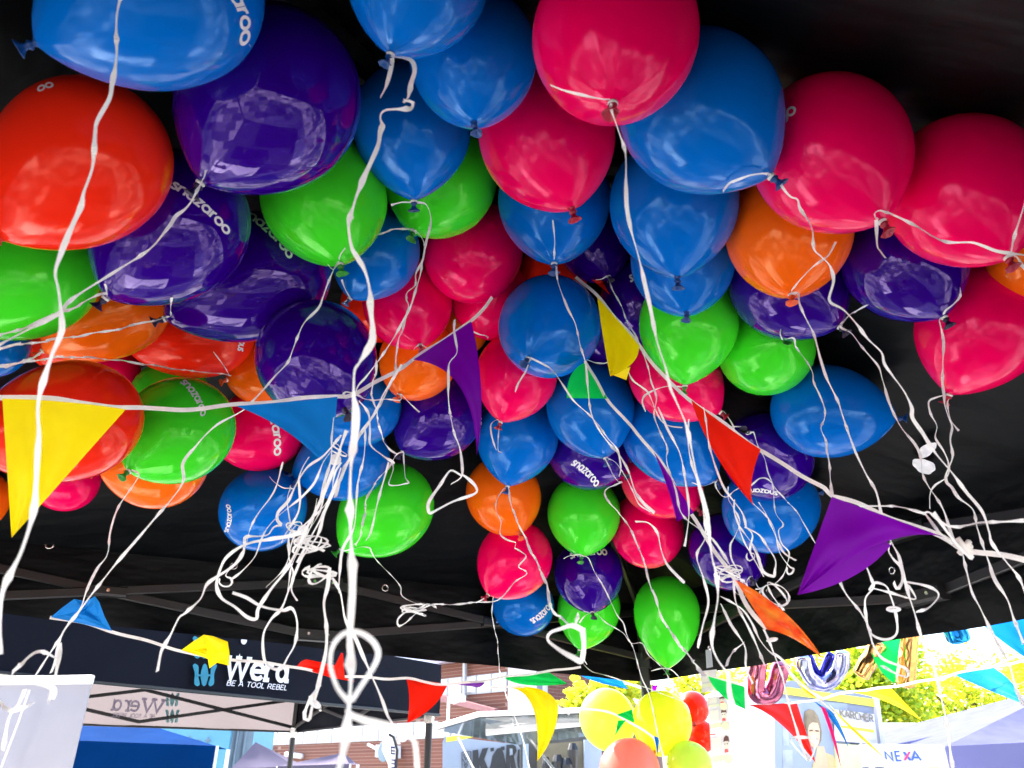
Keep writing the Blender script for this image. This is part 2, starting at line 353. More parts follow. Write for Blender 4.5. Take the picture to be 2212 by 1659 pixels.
# ================================================================== balloons (front to back)
# key, colour, centre x y, half width, knot x y, knot side (1 = towards the viewer, -1 = away), label
BL = [
 ('A','blue',365,-15,208,85,90,1,"large blue balloon cut off by the top left corner, neck pointing left"),
 ('AA','blue',905,-60,165,845,114,1,"blue balloon cut off by the top edge whose neck the longest white ribbon hangs from"),
 ('AC','pink',1328,77,187,1324,213,1,"big pink balloon at the top edge facing its dark red neck to the viewer"),
 ('B','red',188,345,182,5,512,1,"large orange-red balloon at the left edge below the biggest blue balloon"),
 ('C','purple',585,213,198,437,390,1,"large dark purple balloon full of mirror-like reflections, upper left"),
 ('AB','blue',1022,122,143,1024,262,1,"blue balloon left of the big top pink one, short neck at its bottom"),
 ('AK','blue',1509,240,175,1661,377,1,"big blue balloon with its neck at lower right, right of the top pink one"),
 ('F','green',70,597,138,-120,690,1,"light green balloon at the left edge under the orange-red one"),
 ('AD','blue',890,272,130,894,434,1,"blue balloon between two green ones, neck with a short cut ribbon end"),
 ('D','purple',377,485,163,231,641,1,"dark purple balloon with the full white lettering beside the orange-red one"),
 ('AE','pink',1180,292,149,1234,447,1,"pink balloon in the upper middle, its red neck over a blue balloon"),
 ('AN','pink',1790,330,171,1899,470,1,"large pink balloon right of the big blue one, two letters at its left rim"),
 ('AF','green',700,425,137,733,566,1,"green balloon right below the large dark purple one"),
 ('AO','pink',2078,410,168,2171,547,1,"large pink balloon cut off by the right edge, ribbon stretched across it"),
 ('AL','blue',1455,437,140,1463,597,1,"blue balloon in the upper middle with sheen streaks and a bare dark neck"),
 ('AG','green',955,385,122,896,496,1,"green balloon peeking out behind the blue one with the short cut ribbon end"),
 ('AP','orange',1703,497,138,1710,630,1,"orange balloon under the pink ones on the right, knot at its bottom"),
 ('AJ','blue',1197,430,124,1197,565,1,"blue balloon directly below the pink one with a red neck"),
 ('AQ','purple',1950,560,132,2036,680,1,"dark purple balloon on the right with a hanging black neck and ribbon"),
 ('J','purple',684,775,128,742,880,1,"dark purple balloon left of centre crossed by the thick white ribbon"),
 ('E','purple',572,592,138,362,686,1,"long dark purple balloon behind the lettered one, neck pointing left"),
 ('AI','pink',1022,545,108,1050,450,-1,"pink balloon in the centre below the green pair, no neck in sight"),
 ('AM','blue',1474,562,112,1483,672,1,"blue balloon half hidden under another blue, dark neck over a green one"),
 ('AR','purple',1700,610,124,1808,701,1,"dark purple balloon behind the orange one on the right"),
 ('AS','orange',2235,560,100,2200,650,-1,"orange balloon mostly outside the right edge"),
 ('AT','pink',2118,700,136,2050,856,1,"pink balloon at the right edge pointing its neck down left"),
 ('K','red',160,907,140,-60,960,1,"orange-red balloon behind the big yellow pennant"),
 ('G','orange',255,665,107,97,755,1,"orange balloon between light green and orange-red at the left, neck at its left end"),
 ('AU','green',1487,697,108,1480,832,1,"pear-shaped green balloon in the right middle, tip pointing down"),
 ('BC','blue',1188,704,110,1144,771,1,"round blue balloon in the middle showing its neck on its front"),
 ('AH','blue',812,545,95,757,643,1,"blue balloon tucked under the upper green one"),
 ('BF','pink',880,652,96,906,742,1,"pink balloon left of centre behind the purple pennant"),
 ('AV','green',1653,752,105,1693,738,1,"green balloon with an open round neck on its front face"),
 ('H','red',450,722,95,280,754,1,"orange-red balloon lying behind the long purple one"),
 ('BK','purple',1285,530,78,1314,595,1,"small dark purple balloon beside the blue one below the pink"),
 ('AW','blue',1777,887,106,1933,903,1,"blue balloon on the right with its neck pointing right against the black roof"),
 ('L','green',388,928,117,285,1012,1,"green balloon with white lettering down its front right of the yellow pennant"),
 ('BE','orange',905,775,85,864,850,1,"orange balloon under the purple pennant, orange neck at lower left"),
 ('BD','pink',1116,808,88,1082,910,1,"pink balloon below the round central blue one"),
 ('I','orange',580,800,80,494,820,1,"orange balloon peeking out left of the dark purple one"),
 ('BH','pink',1062,645,88,1010,560,-1,"pink balloon left of the round central blue one"),
 ('AX','pink',1455,812,95,1555,890,1,"dark pink balloon behind the pear-shaped green one"),
 ('Q','blue',780,880,85,700,930,1,"blue balloon behind the thick white ribbon left of centre"),
 ('BG','red',815,660,78,790,580,-1,"red balloon behind the left centre pink one"),
 ('BQ','blue',1275,880,94,1307,986,1,"blue balloon below the green pennant in the middle"),
 ('BO','purple',948,895,94,872,974,1,"dark purple balloon below the purple pennant"),
 ('BP','blue',1118,940,89,1097,1048,1,"blue balloon pointing down onto an orange one"),
 ('AY','blue',1442,940,97,1545,1038,1,"blue balloon behind the ribbons left of the red pennant"),
 ('N','pink',568,925,92,480,975,1,"pink balloon with lettering behind the blue pennant"),
 ('AZ','purple',1658,985,98,1618,937,1,"dark purple balloon behind the red pennant, lettering upside down"),
 ('P','blue',750,993,88,632,1025,1,"blue balloon below the blue pennant crossed by many ribbons"),
 ('BR','purple',1268,970,86,1340,1020,1,"dark purple balloon with slanting lettering above the middle green one"),
 ('M','orange',345,1003,99,222,1020,1,"orange balloon lowest in the left group under the lettered green one"),
 ('BU','pink',1427,1032,85,1503,1096,1,"pink balloon with three letters crossed by the slim purple pennant"),
 ('BL','purple',1385,655,92,1400,570,-1,"black-looking purple balloon hidden behind the long ribbon above centre right"),
 ('BM','purple',1300,715,70,1320,790,1,"small purple balloon behind the folded yellow pennant"),
 ('BI','red',1195,600,72,1160,520,-1,"dark orange-red balloon peeking out above the round central blue one"),
 ('BJ','orange',985,700,72,950,640,-1,"orange balloon peeking out between two pink ones left of centre"),
 ('O','blue',568,1100,92,628,1054,1,"blue balloon with sideways lettering at its left rim, lower left"),
 ('BA','blue',1662,1098,99,1765,1068,-1,"blue balloon low on the right with white glints"),
 ('BN','green',838,1098,98,738,1186,1,"green balloon low left of centre with a thin ribbon trailing from it"),
 ('BS','orange',1087,1068,81,1120,1147,1,"orange balloon in the middle above a pink one"),
 ('BT','green',1261,1108,79,1257,1198,1,"green balloon pointing down at the lettering of a purple one"),
 ('BB','purple',1570,1190,83,1618,1245,1,"dark purple balloon behind the white ribbon tangle on the right"),
 ('BV','pink',1398,1145,80,1380,1080,-1,"lowest pink balloon in the right half"),
 ('BW','pink',1113,1207,80,1056,1282,1,"lowest pink balloon in the middle, curly ribbon across it"),
 ('BY','purple',1271,1237,75,1279,1319,1,"dark purple balloon low in the middle with lettering along its top"),
 ('BX','blue',1131,1308,65,1070,1300,-1,"lowest blue balloon in the middle with lettering at lower right"),
 ('BZ','green',1272,1312,69,1252,1403,1,"green balloon at the very bottom of the middle column"),
 ('CA','green',1440,1320,72,1442,1442,1,"free hanging green balloon low to the right of the middle column"),
 ('R','pink',140,1033,74,80,960,-1,"pink balloon peeking out under the orange-red one at the left"),
 ('S','orange',-50,1080,70,-80,1150,1,"orange balloon at the left edge beside the yellow pennant"),
 ('T','green',370,868,88,330,800,-1,"dark green balloon behind the lettered green one"),
 ('U','pink',240,800,62,200,760,-1,"dark pink balloon squeezed behind the left orange one"),
 ('V','blue',-20,740,82,-60,690,-1,"dark blue balloon at the left edge below the light green one"),
 ('W','red',130,742,66,90,700,-1,"dark red balloon in the gap below the left light green one"),
]
W0 = 0.132
Fp = FPX
rays = np.array([list(ray(b[2], b[3])) for b in BL]); campos = np.array(list(CAM))
Rpx = np.array([float(b[4]) for b in BL]); cpx = np.array([[b[2], b[3]] for b in BL], float)
nomw = W0 * Fp / Rpx; wv = nomw.copy()
nB = len(BL)
# distance along each ray to just below the roof
def roof_lim(i, w):
    p = campos + rays[i]*w; r = Rpx[i]*w/Fp
    rel = Vector(p) - CEN; best = 9
    s = (PEAK-EAVE)/1.5; nl = math.sqrt(1+s*s)
    for dd in (dU, -dU, dV, -dV):
        best = min(best, (PEAK - s*rel.dot(dd) - p[2]) / nl)
    return best - r*0.98 - 0.03
wmax = np.zeros(nB)
for i in range(nB):
    w = 0.5
    while w < 4.5 and roof_lim(i, w) > 0: w += 0.01
    wmax[i] = w
wv = np.minimum(wv, wmax)
pairs = [(i, j) for i in range(nB) for j in range(i+1, nB) if np.hypot(*(cpx[i]-cpx[j])) < (Rpx[i]+Rpx[j])*0.99]
for it in range(600):
    upd = np.zeros(nB); cnt = np.ones(nB)*0.6
    rr = Rpx*wv/Fp; Pp = campos + rays*wv[:, None]
    for i, j in pairs:
        d = np.linalg.norm(Pp[i]-Pp[j]); need = 0.93*(rr[i]+rr[j])
        if d < need or wv[j] < wv[i]+0.02:
            g = max((need-d)*0.5, (wv[i]+0.02-wv[j])*0.5, 0)
            upd[i] -= g; upd[j] += g; cnt[i] += 1; cnt[j] += 1
    wv = wv + upd/cnt*1.3 + (nomw-wv)*0.004
    wv = np.minimum(np.maximum(wv, nomw*0.72), np.minimum(nomw*1.35, wmax))
BW = {b[0]: float(wv[i]) for i, b in enumerate(BL)}
if __name__ == '__main__' and False: print(BW)

SN = 72
def balloon_geo(C, kdir, r, L, seed):
    """world vertices of a latex balloon: C widest point, kdir unit vector to the neck, r radius, L centre to neck"""
    rnd = random.Random(seed)
    a = kdir.cross(Vector((0.3, 0.2, 0.9))).normalized(); b = kdir.cross(a)
    ph = [rnd.uniform(0, 6.28) for _ in range(6)]
    prof = []
    for k in range(20):                                    # round end
        t = math.pi/2*(k+0.0)/20
        prof.append((-1.06*r*math.cos(t), r*math.sin(t), 0))
    for k in range(27):                                    # neck end
        s = k/26*0.985
        q = (1-s**2.15)**0.78
        prof.append((L*s, max(r*q, r*0.035), s))
    vs = [C - kdir*1.06*r]; fs = []
    for m, (x, rad, s) in enumerate(prof[1:]):
        for k in range(SN):
            th = 2*math.pi*k/SN
            g = s**6 if s > 0 else 0
            rr = rad*(1 + 0.008*math.sin(2*th+ph[0]) + 0.016*g*(math.sin(11*th+ph[1]) + 0.8*math.sin(17*th+ph[2]) + .6*math.sin(7*th+ph[3])))
            vs.append(C + kdir*x + (a*math.cos(th) + b*math.sin(th))*rr)
    fs += [(0, 1+(k+1) % SN, 1+k) for k in range(SN)]
    n = len(prof)-1
    for m in range(n-1):
        for k in range(SN):
            fs.append((1+m*SN+k, 1+m*SN+(k+1) % SN, 1+(m+1)*SN+(k+1) % SN, 1+(m+1)*SN+k))
    fs.append(tuple(1+(n-1)*SN+k for k in range(SN)))
    return vs, fs
def knot_geo(base, d, r, seed):
    rnd = random.Random(seed*3+1)
    mb = MB(); a = d.cross(Vector((0.2, 0.9, 0.3))).normalized(); b = d.cross(a)
    prof = [(-0.02, .05), (0.0, .055), (.022, .035), (.04, .033), (.055, .052), (.075, .056), (.092, .036), (.11, .032), (.14, .045), (.17, .075), (.182, .092), (.19, .097), (.196, .092), (.19, .082), (.165, .055), (.13, .02), (.125, .004)]
    n = 20; vs = []
    bend = a*rnd.uniform(-.25, .25) + b*rnd.uniform(-.25, .25)
    for x, rad in prof:
        for k in range(n):
            th = 2*math.pi*k/n
            w = 1 + (0.10*math.sin(3*th+seed) + 0.06*math.sin(7*th+seed*2) + .08*math.sin(2*th+seed)) * (1 if x > .1 else .5)
            vs.append(base + d*(x*r) + bend*(max(0, x-.05)*r) + (a*math.cos(th) + b*math.sin(th))*rad*r*w)
    mb.add(vs, [(i*n+k, i*n+(k+1) % n, (i+1)*n+(k+1) % n, (i+1)*n+k) for i in range(len(prof)-1) for k in range(n)])
    return mb
BAL = {}; BVH = {}
def make_balloon(key, color, cx, cy, R, kx, ky, side, label, w, group='balloons crowding under the canopy roof'):
    d0 = ray(cx, cy); C = CAM + d0*w; r = R*w/FPX
    rh = d0.normalized(); K = at(kx, ky, w); off = K - C; off -= rh*off.dot(rh); m = off.length
    e = off.normalized() if m > 1e-6 else UP*-1
    sf = (C - CAM).length / w                                # px radius off axis
    r *= math.sqrt(1/sf)                                     # spheres off the axis are stretched by the lens
    L0 = 1.28*r
    if m < L0:
        sp = m/L0; kd = e*sp - rh*(math.sqrt(1-sp*sp))*side; L = L0
    else:
        kd = (e - rh*0.08*side).normalized(); L = m
    seed = sum(ord(c) for c in key)
    base = C + kd*L*0.985
    em = empty('balloon', base, label, 'balloon', group)
    vs, fs = balloon_geo(C, kd, r, L, seed)
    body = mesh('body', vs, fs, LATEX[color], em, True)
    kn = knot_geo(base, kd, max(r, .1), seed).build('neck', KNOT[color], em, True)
    BAL[key] = (em, base + kd*0.07*r, C, r, kd)
    BVH[key] = BVHTree.FromPolygons([tuple(v) for v in vs], fs)
    return em
for i, b in enumerate(BL):
    make_balloon(*b, BW[b[0]])
def surf(px, py, keys=None):
    """distance factor of the first balloon surface behind a picture point"""
    d = ray(px, py); best = 1e9
    for k in (keys or BVH):
        h = BVH[k].ray_cast(CAM, d.normalized())
        if h[0] is not None: best = min(best, (h[0]-CAM).dot(AX))
    return best
def print_on(key, text, x0, y0, x1, y1, h, sag=0.0, sw=0.26, name='lettering'):
    """white print wrapped on a balloon; baseline from (x0,y0) to (x1,y1), letter height h, bow sag"""
    st, adv = strokes(text); em = BAL[key][0]; bv = BVH[key]; mb = MB()
    ux, uy = (x1-x0)/adv, (y1-y0)/adv; l = math.hypot(x1-x0, y1-y0); nx, ny = (y1-y0)/l, -(x1-x0)/l
    for n_, s in enumerate(st):
        s = resample(s, 0.2); Lf, Rt = strip2d(s, sw)
        pts = []
        for p in Lf + Rt:
            f = p[0]/adv; bow = sag*4*f*(1-f)
            qx = x0 + ux*p[0] + nx*(p[1]*h + bow); qy = y0 + uy*p[0] + ny*(p[1]*h + bow)
            hit = bv.ray_cast(CAM, ray(qx, qy).normalized())
            pts.append(hit[0] + hit[1]*(-1 if hit[1].dot(ray(qx, qy)) > 0 else 1)*(0.0009+0.00008*(n_ % 5)) if hit[0] is not None else None)
        m = len(Lf)
        for i in range(m-1):
            q = (pts[i], pts[m+i], pts[m+i+1], pts[i+1])
            if all(v is not None for v in q): mb.add(q, [(0, 1, 2, 3)])
    if mb.v: mb.build(name, M_PRINT, em)
print_on('D', 'snazaroo', 366, 404, 489, 510, 16, 8)
print_on('A', 'aroo', 490, -12, 514, 100, 22, 14)
print_on('A', "''", 531, 97, 534, 103, 6, 0)
print_on('E', 'snazaroo', 520, 462, 624, 562, 15, 9)
print_on('L', 'snazaroo', 388, 826, 434, 902, 13, 8)
print_on('N', 'zaroo', 582, 905, 591, 985, 15, 4)
print_on('O', 'snazaroo', 493, 1150, 497, 1090, 9, -6)
print_on('AN', 'oo', 1691, 273, 1724, 238, 17, 0)
print_on('B', 'oo', 84, 201, 118, 189, 12, 2)
print_on('AL', 'roo', 1327, 392, 1342, 352, 14, 0)
print_on('BL', 'snazaroo', 1361, 610, 1440, 596, 15, 3)
print_on('AU', 'aroo', 1380, 655, 1400, 634, 14, 2)
print_on('BY', 'snazaroo', 1232, 1208, 1312, 1200, 13, 4)
print_on('BR', 'snazaroo', 1232, 1003, 1286, 1053, 14, 5)
print_on('BX', 'snazaroo', 1151, 1347, 1194, 1306, 12, -5)
print_on('BU', 'snazaroo', 1362, 1001, 1412, 950, 13, 2)
print_on('BO', 'snazaroo', 1026, 893, 1024, 960, 12, 3)
print_on('AZ', 'snazaroo', 1680, 1062, 1602, 1056, 8, -4)
print_on('BQ', 'snazaroo', 1200, 824, 1262, 790, 14, 3)
print_on('H', 'snazaroo', 524, 760, 540, 700, 12, 2)

# ================================================================== ribbons
# each: balloon key (or None), width in mm, depth factor at start and at end (None = hang plumb from the neck), points
def P_(s): return [tuple(float(v) for v in t.split(',')) for t in s.split()]
def crom(pts, n):
    out = []
    for i in range(len(pts)-1):
        p0 = pts[max(i-1, 0)]; p1 = pts[i]; p2 = pts[i+1]; p3 = pts[min(i+2, len(pts)-1)]
        k = max(2, int(math.hypot(p2[0]-p1[0], p2[1]-p1[1]) / n))
        for j in range(k):
            t = j/k
            out.append(tuple(0.5*((2*b)+(c-a)*t+(2*a-5*b+4*c-d)*t*t+(3*b-a-3*c+d)*t**3) for a, b, c, d in zip(p0, p1, p2, p3)))
    out.append(pts[-1]); return out
FLAGSURF = []
def place_path(pts, w0, w1, plumb=False, step=4, margin=0.012):
    """picture path -> world path, kept in front of every balloon it crosses"""
    q = crom(pts, step); n = len(q); acc = [0]
    for a, b in zip(q, q[1:]): acc.append(acc[-1] + math.hypot(b[0]-a[0], b[1]-a[1]))
    T = acc[-1] or 1; ws = []
    if plumb: Y0 = w0*ray(*q[0]).y
    for i, p in enumerate(q):
        if plumb: w = min(Y0/ray(*p).y, w0*1.02)
        else: w = w0 + (w1-w0)*acc[i]/T
        s = surf(*p)
        ws.append(min(w, s-margin))
    for _ in range(2):
        for i in range(1, n): ws[i] = min(ws[i], ws[i-1] + 0.012)
        for i in range(n-2, -1, -1): ws[i] = min(ws[i], ws[i+1] + 0.012)
    return [at(p[0], p[1], w) for p, w in zip(q, ws)]
def ribbon_geo(path, width, seed, flat=0.0, freq=1.0):
    rnd = random.Random(seed); ph = [rnd.uniform(0, 6.28) for _ in range(4)]
    vs = []; fs = []; n = len(path); s = 0
    for i, p in enumerate(path):
        t = (path[min(i+1, n-1)] - path[max(i-1, 0)]).normalized()
        v = (p - CAM).normalized(); sd = t.cross(v)
        if sd.length < 1e-4: sd = t.cross(Vector((1, 0, 0)))
        sd.normalize(); nn = sd.cross(t)
        if i: s += (p - path[i-1]).length
        q = math.sin(s*34*freq + ph[0] + 1.6*math.sin(s*11+ph[1])) + 0.55*math.sin(s*79*freq + ph[2])
        tw = (1.35*math.tanh(1.6*q)) * (1-flat)
        a = sd*math.cos(tw) + nn*math.sin(tw)
        wob = nn*(width*0.5*math.sin(s*60+ph[3])) + sd*(width*0.22*math.sin(s*38*freq+ph[1]))
        for k in (-.5, .5): vs.append(p + wob + a*(k*width))
    for i in range(n-1): fs.append((i*2, i*2+1, i*2+3, i*2+2))
    return vs, fs
def ribbon(key, wmm, w0, w1, s, name='ribbon', label=None, group=None, flat=0.0, margin=0.012):
    pts = P_(s); seed = int(pts[0][0]*7+pts[0][1]*3)
    if w0 is None and key:
        w0 = project(BAL[key][1])[2]
    path = place_path(pts, w0 or 1.5, w1 or w0 or 1.5, plumb=(w1 is None), margin=margin)
    vs, fs = ribbon_geo(path, wmm/1000*1.04, seed, flat)
    if key: return mesh(name, vs, fs, M_RIB, BAL[key][0], True)
    o = mesh(name, vs, fs, M_RIB, None, True, origin=path[0])
    return tag(o, label, 'ribbon', group)
B5 = 5.0
RB = [
 ('AA',6.5,None,0.36,"845,118 852,120 877,123 892,133 896,153 887,180 880,207 870,218 887,223 885,233 834,240 825,253 829,267 824,287 817,313 797,353 784,380 771,417 764,450 757,490 761,533 770,553 784,580 794,620 800,670 807,710 805,743 777,786 766,806 762,853 765,886 762,970 759,1106 757,1236 757,1366 760,1406 762,1473 757,1522 747,1590 724,1665",.12),
 ('AA',5,None,None,"845,120 845,133 840,160 832,190 822,213",0),
 ('AC',4.6,None,0.72,"1323,222 1319,233 1334,283 1350,333 1354,400 1356,450 1364,500 1377,553 1391,610 1407,670 1421,736 1437,793 1447,840 1462,875 1485,930 1508,1030 1526,1106 1528,1133 1535,1199 1545,1239 1551,1289 1545,1339 1540,1389 1551,1423 1571,1456 1575,1499 1581,1523 1588,1556 1598,1606 1608,1662",.08),
 ('AC',5,None,None,"1318,212 1307,213 1270,208 1220,198 1187,185",.2),
 ('AK',5,None,1.05,"1661,377 1668,378 1681,390 1695,413 1708,427 1721,432 1726,450 1738,467 1746,477 1756,500 1760,537 1775,553 1793,573 1800,606 1790,650 1821,670 1851,700 1875,730 1905,760 1911,786 1928,813 1951,846 1968,880 1971,903 1995,936 2021,976 2055,1020 2085,1063 2121,1106 2138,1149 2145,1173 2175,1213 2201,1249 2216,1293",.2),
 ('AK',5,None,None,"1658,374 1648,373 1621,377 1595,387 1575,397 1564,412",.2),
 ('AN',5,None,None,"1895,472 1890,470 1888,460 1901,453 1921,460 1975,488 2015,512 2048,523 2098,522 2125,530 2158,543 2216,553",.2),
 ('AN',5,None,None,"1891,473 1895,527 1903,542 1915,557",.3),
 ('AO',5,None,None,"2180,550 2185,547 2191,520 2201,483 2216,430",.3),
 ('AO',5,None,None,"2180,550 2195,556 2203,570 2214,585",.3),
 ('AP',5,None,None,"1711,630 1711,626 1728,603 1755,576 1775,563 1792,550 1807,522",.2),
 ('AP',5,None,0.95,"1712,632 1725,633 1728,656 1741,690 1758,726 1775,780 1788,820 1808,866 1821,903 1838,946 1851,980 1871,1026 1891,1063 1903,1106 1911,1133 1928,1173 1941,1199 1948,1233 1961,1283 1978,1329 1991,1373 2008,1419 2021,1459 2031,1506 2048,1573 2060,1664",.35),
 ('AR',5,None,None,"1812,702 1818,700 1841,676 1872,660",.3),
 ('AR',5,None,1.0,"1812,702 1818,710 1838,720 1858,743 1881,770 1898,793 1905,820 1918,860 1935,900 1951,930 1975,960 1988,986 1995,1026 2008,1053 2025,1080 2038,1106 2061,1166 2078,1186 2088,1239 2098,1279 2118,1313 2138,1353 2158,1396 2178,1436 2195,1486 2214,1523",.25),
 ('AQ',5,None,None,"2038,678 2041,671 2061,656 2075,640 2076,620",.3),
 ('AQ',5,None,1.0,"2034,686 2028,693 2038,740 2038,786 2035,830 2038,853 2041,876 2051,903 2058,923 2053,953 2056,986 2045,1020 2045,1040 2058,1053 2071,1073 2101,1100 2108,1136 2121,1173 2138,1216 2151,1253 2175,1296 2188,1336 2214,1393",.2),
 ('AT',5,None,None,"2048,856 2041,853 2021,858 2006,868 2011,893 2025,920 2021,946 2038,976 2048,1003 2046,1030 2020,1050 2010,1068 2008,1098",.2),
 ('AT',5,None,None,"2050,858 2045,870 2048,890 2055,910 2072,930",.2),
 ('AV',5,None,1.35,"1697,734 1701,733 1715,731 1721,750 1741,780 1755,806 1758,823 1771,853 1780,883 1780,906 1775,926 1785,953 1785,976 1791,1003 1795,1036 1798,1073",.1),
 ('AV',4,None,None,"1690,733 1685,722 1686,712",.2),
 ('AZ',4.5,None,None,"1620,937 1628,933 1638,963 1651,990 1658,1020 1671,1053 1675,1106 1691,1133 1681,1146 1688,1173 1705,1193 1701,1219 1691,1243 1675,1259",.1),
 ('AZ',4,None,None,"1616,935 1608,923 1578,923 1575,928",.1),
 ('AX',4,None,None,"1556,892 1562,888 1575,906 1585,925 1578,924",.2),
 ('AY',4.5,None,None,"1545,1040 1541,1041 1518,1050 1495,1043",.1),
 ('AY',4.5,None,None,"1545,1040 1546,1053 1558,1070 1571,1073 1585,1060 1601,1053 1621,1050 1641,1033 1661,1036 1681,1063 1701,1083 1721,1106 1735,1130 1763,1175",.1),
 ('AU',4.5,None,None,"1481,836 1464,835 1437,836 1407,846 1391,856 1387,870 1394,890",.1),
 ('BK',4.6,None,1.15,"1314,597 1324,626 1341,660 1354,693 1371,720 1384,753 1401,793 1407,826 1417,860 1414,896 1427,936 1441,970 1441,996 1457,1053 1474,1110 1521,1150 1551,1180 1575,1216",.2),
 ('BK',4,None,None,"1312,596 1300,603 1287,604",.2),
 ('AJ',4.8,None,1.2,"1199,568 1202,575 1207,613 1224,663 1244,700 1254,750 1264,786 1271,836 1277,896 1297,933 1324,966 1337,980 1354,1013 1371,1060 1391,1086 1414,1106",.2),
 ('AJ',5,None,None,"1198,562 1197,540 1197,520 1194,475",.3),
 ('BC',5,None,None,"1145,772 1174,786 1194,800 1214,830 1237,863 1271,893 1291,916 1311,946 1334,973 1342,1010 1338,1030",.2),
 ('BC',5,None,None,"1144,772 1142,781 1134,803 1121,826 1114,846",.2),
 ('BD',4.5,None,None,"1082,916 1079,923 1076,963 1077,975 1084,978",.1),
 ('BD',4.5,None,None,"1081,912 1074,906 1061,916 1062,936 1068,960 1072,972",.1),
 ('BP',4.5,None,1.25,"1096,1053 1087,1056 1074,1080 1072,1103 1081,1126 1081,1153 1097,1166 1114,1173 1111,1183 1127,1193 1137,1203 1121,1223 1127,1229 1137,1239 1114,1256 1091,1283 1064,1299 1004,1303 971,1306 927,1308 897,1326 877,1346 862,1353 860,1339 877,1323 904,1313 924,1306 945,1314",.2),
 ('BP',4.8,None,0.8,"1097,1050 1100,1066 1109,1106 1127,1146 1144,1183 1161,1219 1177,1253 1187,1293 1194,1323 1217,1336 1234,1353 1244,1352 1248,1328",.5),
 ('BY',4.5,None,None,"1278,1322 1264,1330 1252,1346",.1),
 ('BY',4.5,None,None,"1280,1322 1284,1321 1297,1333 1311,1346 1327,1356 1347,1369 1364,1389 1387,1389 1401,1416 1424,1436 1441,1456 1454,1486 1470,1500",.1),
 ('BT',4.8,None,None,"1259,1202 1271,1206 1284,1233 1301,1263 1317,1296 1334,1329 1347,1346 1354,1373 1367,1399 1377,1429 1387,1466 1401,1499 1414,1549 1427,1616 1443,1664",.2),
 ('BT',4.5,None,None,"1255,1198 1250,1198 1230,1200 1218,1206",.2),
 ('BZ',4.5,None,None,"1253,1406 1257,1429 1277,1449 1297,1456 1331,1466 1364,1476 1404,1489 1474,1516 1490,1540",.2),
 ('BZ',4.5,None,None,"1253,1404 1261,1425 1268,1436",.3),
 ('CA',4.5,None,None,"1443,1444 1430,1444 1407,1450",.3),
 ('CA',4.5,None,None,"1443,1444 1455,1450 1480,1475 1500,1490",.3),
 ('BQ',5,None,0.95,"1307,990 1321,1020 1337,1040 1344,1041 1314,1053 1307,1066 1317,1086 1334,1106 1357,1133 1371,1166 1387,1199 1397,1239 1411,1279 1424,1319 1444,1359 1474,1399 1494,1426 1521,1456",.3),
 ('BQ',4.5,None,None,"1309,990 1330,1000 1352,1030 1366,1058 1380,1090 1405,1106",.2),
 ('BF',4.5,None,None,"906,744 915,748 922,752",.2),
 ('BF',4.5,None,None,"905,745 897,750 893,756",.2),
 ('BE',4.5,None,None,"864,853 864,864 830,863 790,863 774,855 747,846 738,858",.1),
 ('BE',4.5,None,None,"866,852 869,855 887,873 907,890",.3),
 ('BO',4.5,None,None,"873,978 871,983 875,1020 877,1033 884,1043 874,1045 857,1048 841,1046 844,1033 849,1013 846,998",.1),
 ('BO',4.8,None,1.2,"870,976 854,980 831,956 821,930 814,893 804,853 804,826 814,803 811,780",.1),
 ('BO',4.8,None,1.1,"870,977 857,983 837,1013 811,1043 794,1073 788,1106 780,1150 768,1175",.1),
 ('O',4.5,None,None,"627,1055 620,1075 622,1100 628,1130 632,1160",.1),
 ('O',4,None,None,"627,1054 610,1053 590,1040 582,1030",.1),
 ('AD',4.8,None,None,"897,436 907,437 920,440 929,457 930,483 920,520 914,553 910,590 897,630 884,666 870,693 854,726 837,753 817,780 790,813 771,836 765,870",.2),
 ('AD',5,None,None,"892,438 882,438 867,438 845,443",.4),
 ('AG',4.8,None,1.0,"896,496 910,510 917,533 912,563 900,590 897,616 880,630 877,646 882,666 870,713 860,733 855,770 855,803 837,840 817,880 794,920 774,946 745,1010 725,1070",.2),
 ('AG',5,None,None,"893,494 857,495 814,507",.4),
 ('AF',5,None,1.0,"733,567 728,570 707,613 697,640 687,666 660,696 647,720 630,760 620,783 593,813 567,846 533,880 513,893 473,913 447,936 423,966 397,1000 395,1040 367,1080 343,1109 300,1163 240,1229 200,1279 170,1323 140,1363 127,1396 120,1426 108,1455",.25),
 ('AF',4.5,None,None,"733,567 720,583 707,570",.2),
 ('AF',4.5,None,None,"733,562 737,550 747,536",.2),
 ('AH',4.5,None,None,"757,644 748,650 742,655",.2),
 ('AH',4.5,None,None,"757,643 745,622 738,604",.2),
 ('C',5,None,0.85,"437,390 433,397 423,413 410,437 397,453 380,467 367,490 333,530 300,553 267,573 213,610 150,653 127,676 60,710 20,733 -6,748",.35),
 ('C',4.5,None,None,"437,390 443,378 447,366",.2),
 ('D',5,None,0.95,"233,633 213,638 180,653 147,670 100,686 43,713 -6,726",.3),
 ('D',4,None,None,"232,640 231,622 227,612",.2),
 ('E',5,None,0.95,"368,683 347,688 300,700 233,715 167,726 100,736 50,743 -6,753",.3),
 ('E',4,None,None,"368,684 369,664 372,645",.2),
 ('I',5,None,1.0,"497,812 467,806 400,800 333,790 267,780 167,771 100,775 33,786 -6,795",.3),
 ('I',4,None,None,"496,812 493,806 480,786 462,760",.2),
 ('G',5,None,1.05,"92,758 82,765 67,775 30,785 -6,794",.3),
 ('BN',4.6,None,None,"740,1190 760,1186 783,1182 798,1184 801,1190 811,1206 831,1229 854,1253 866,1269 867,1283 877,1293 904,1306",.1),
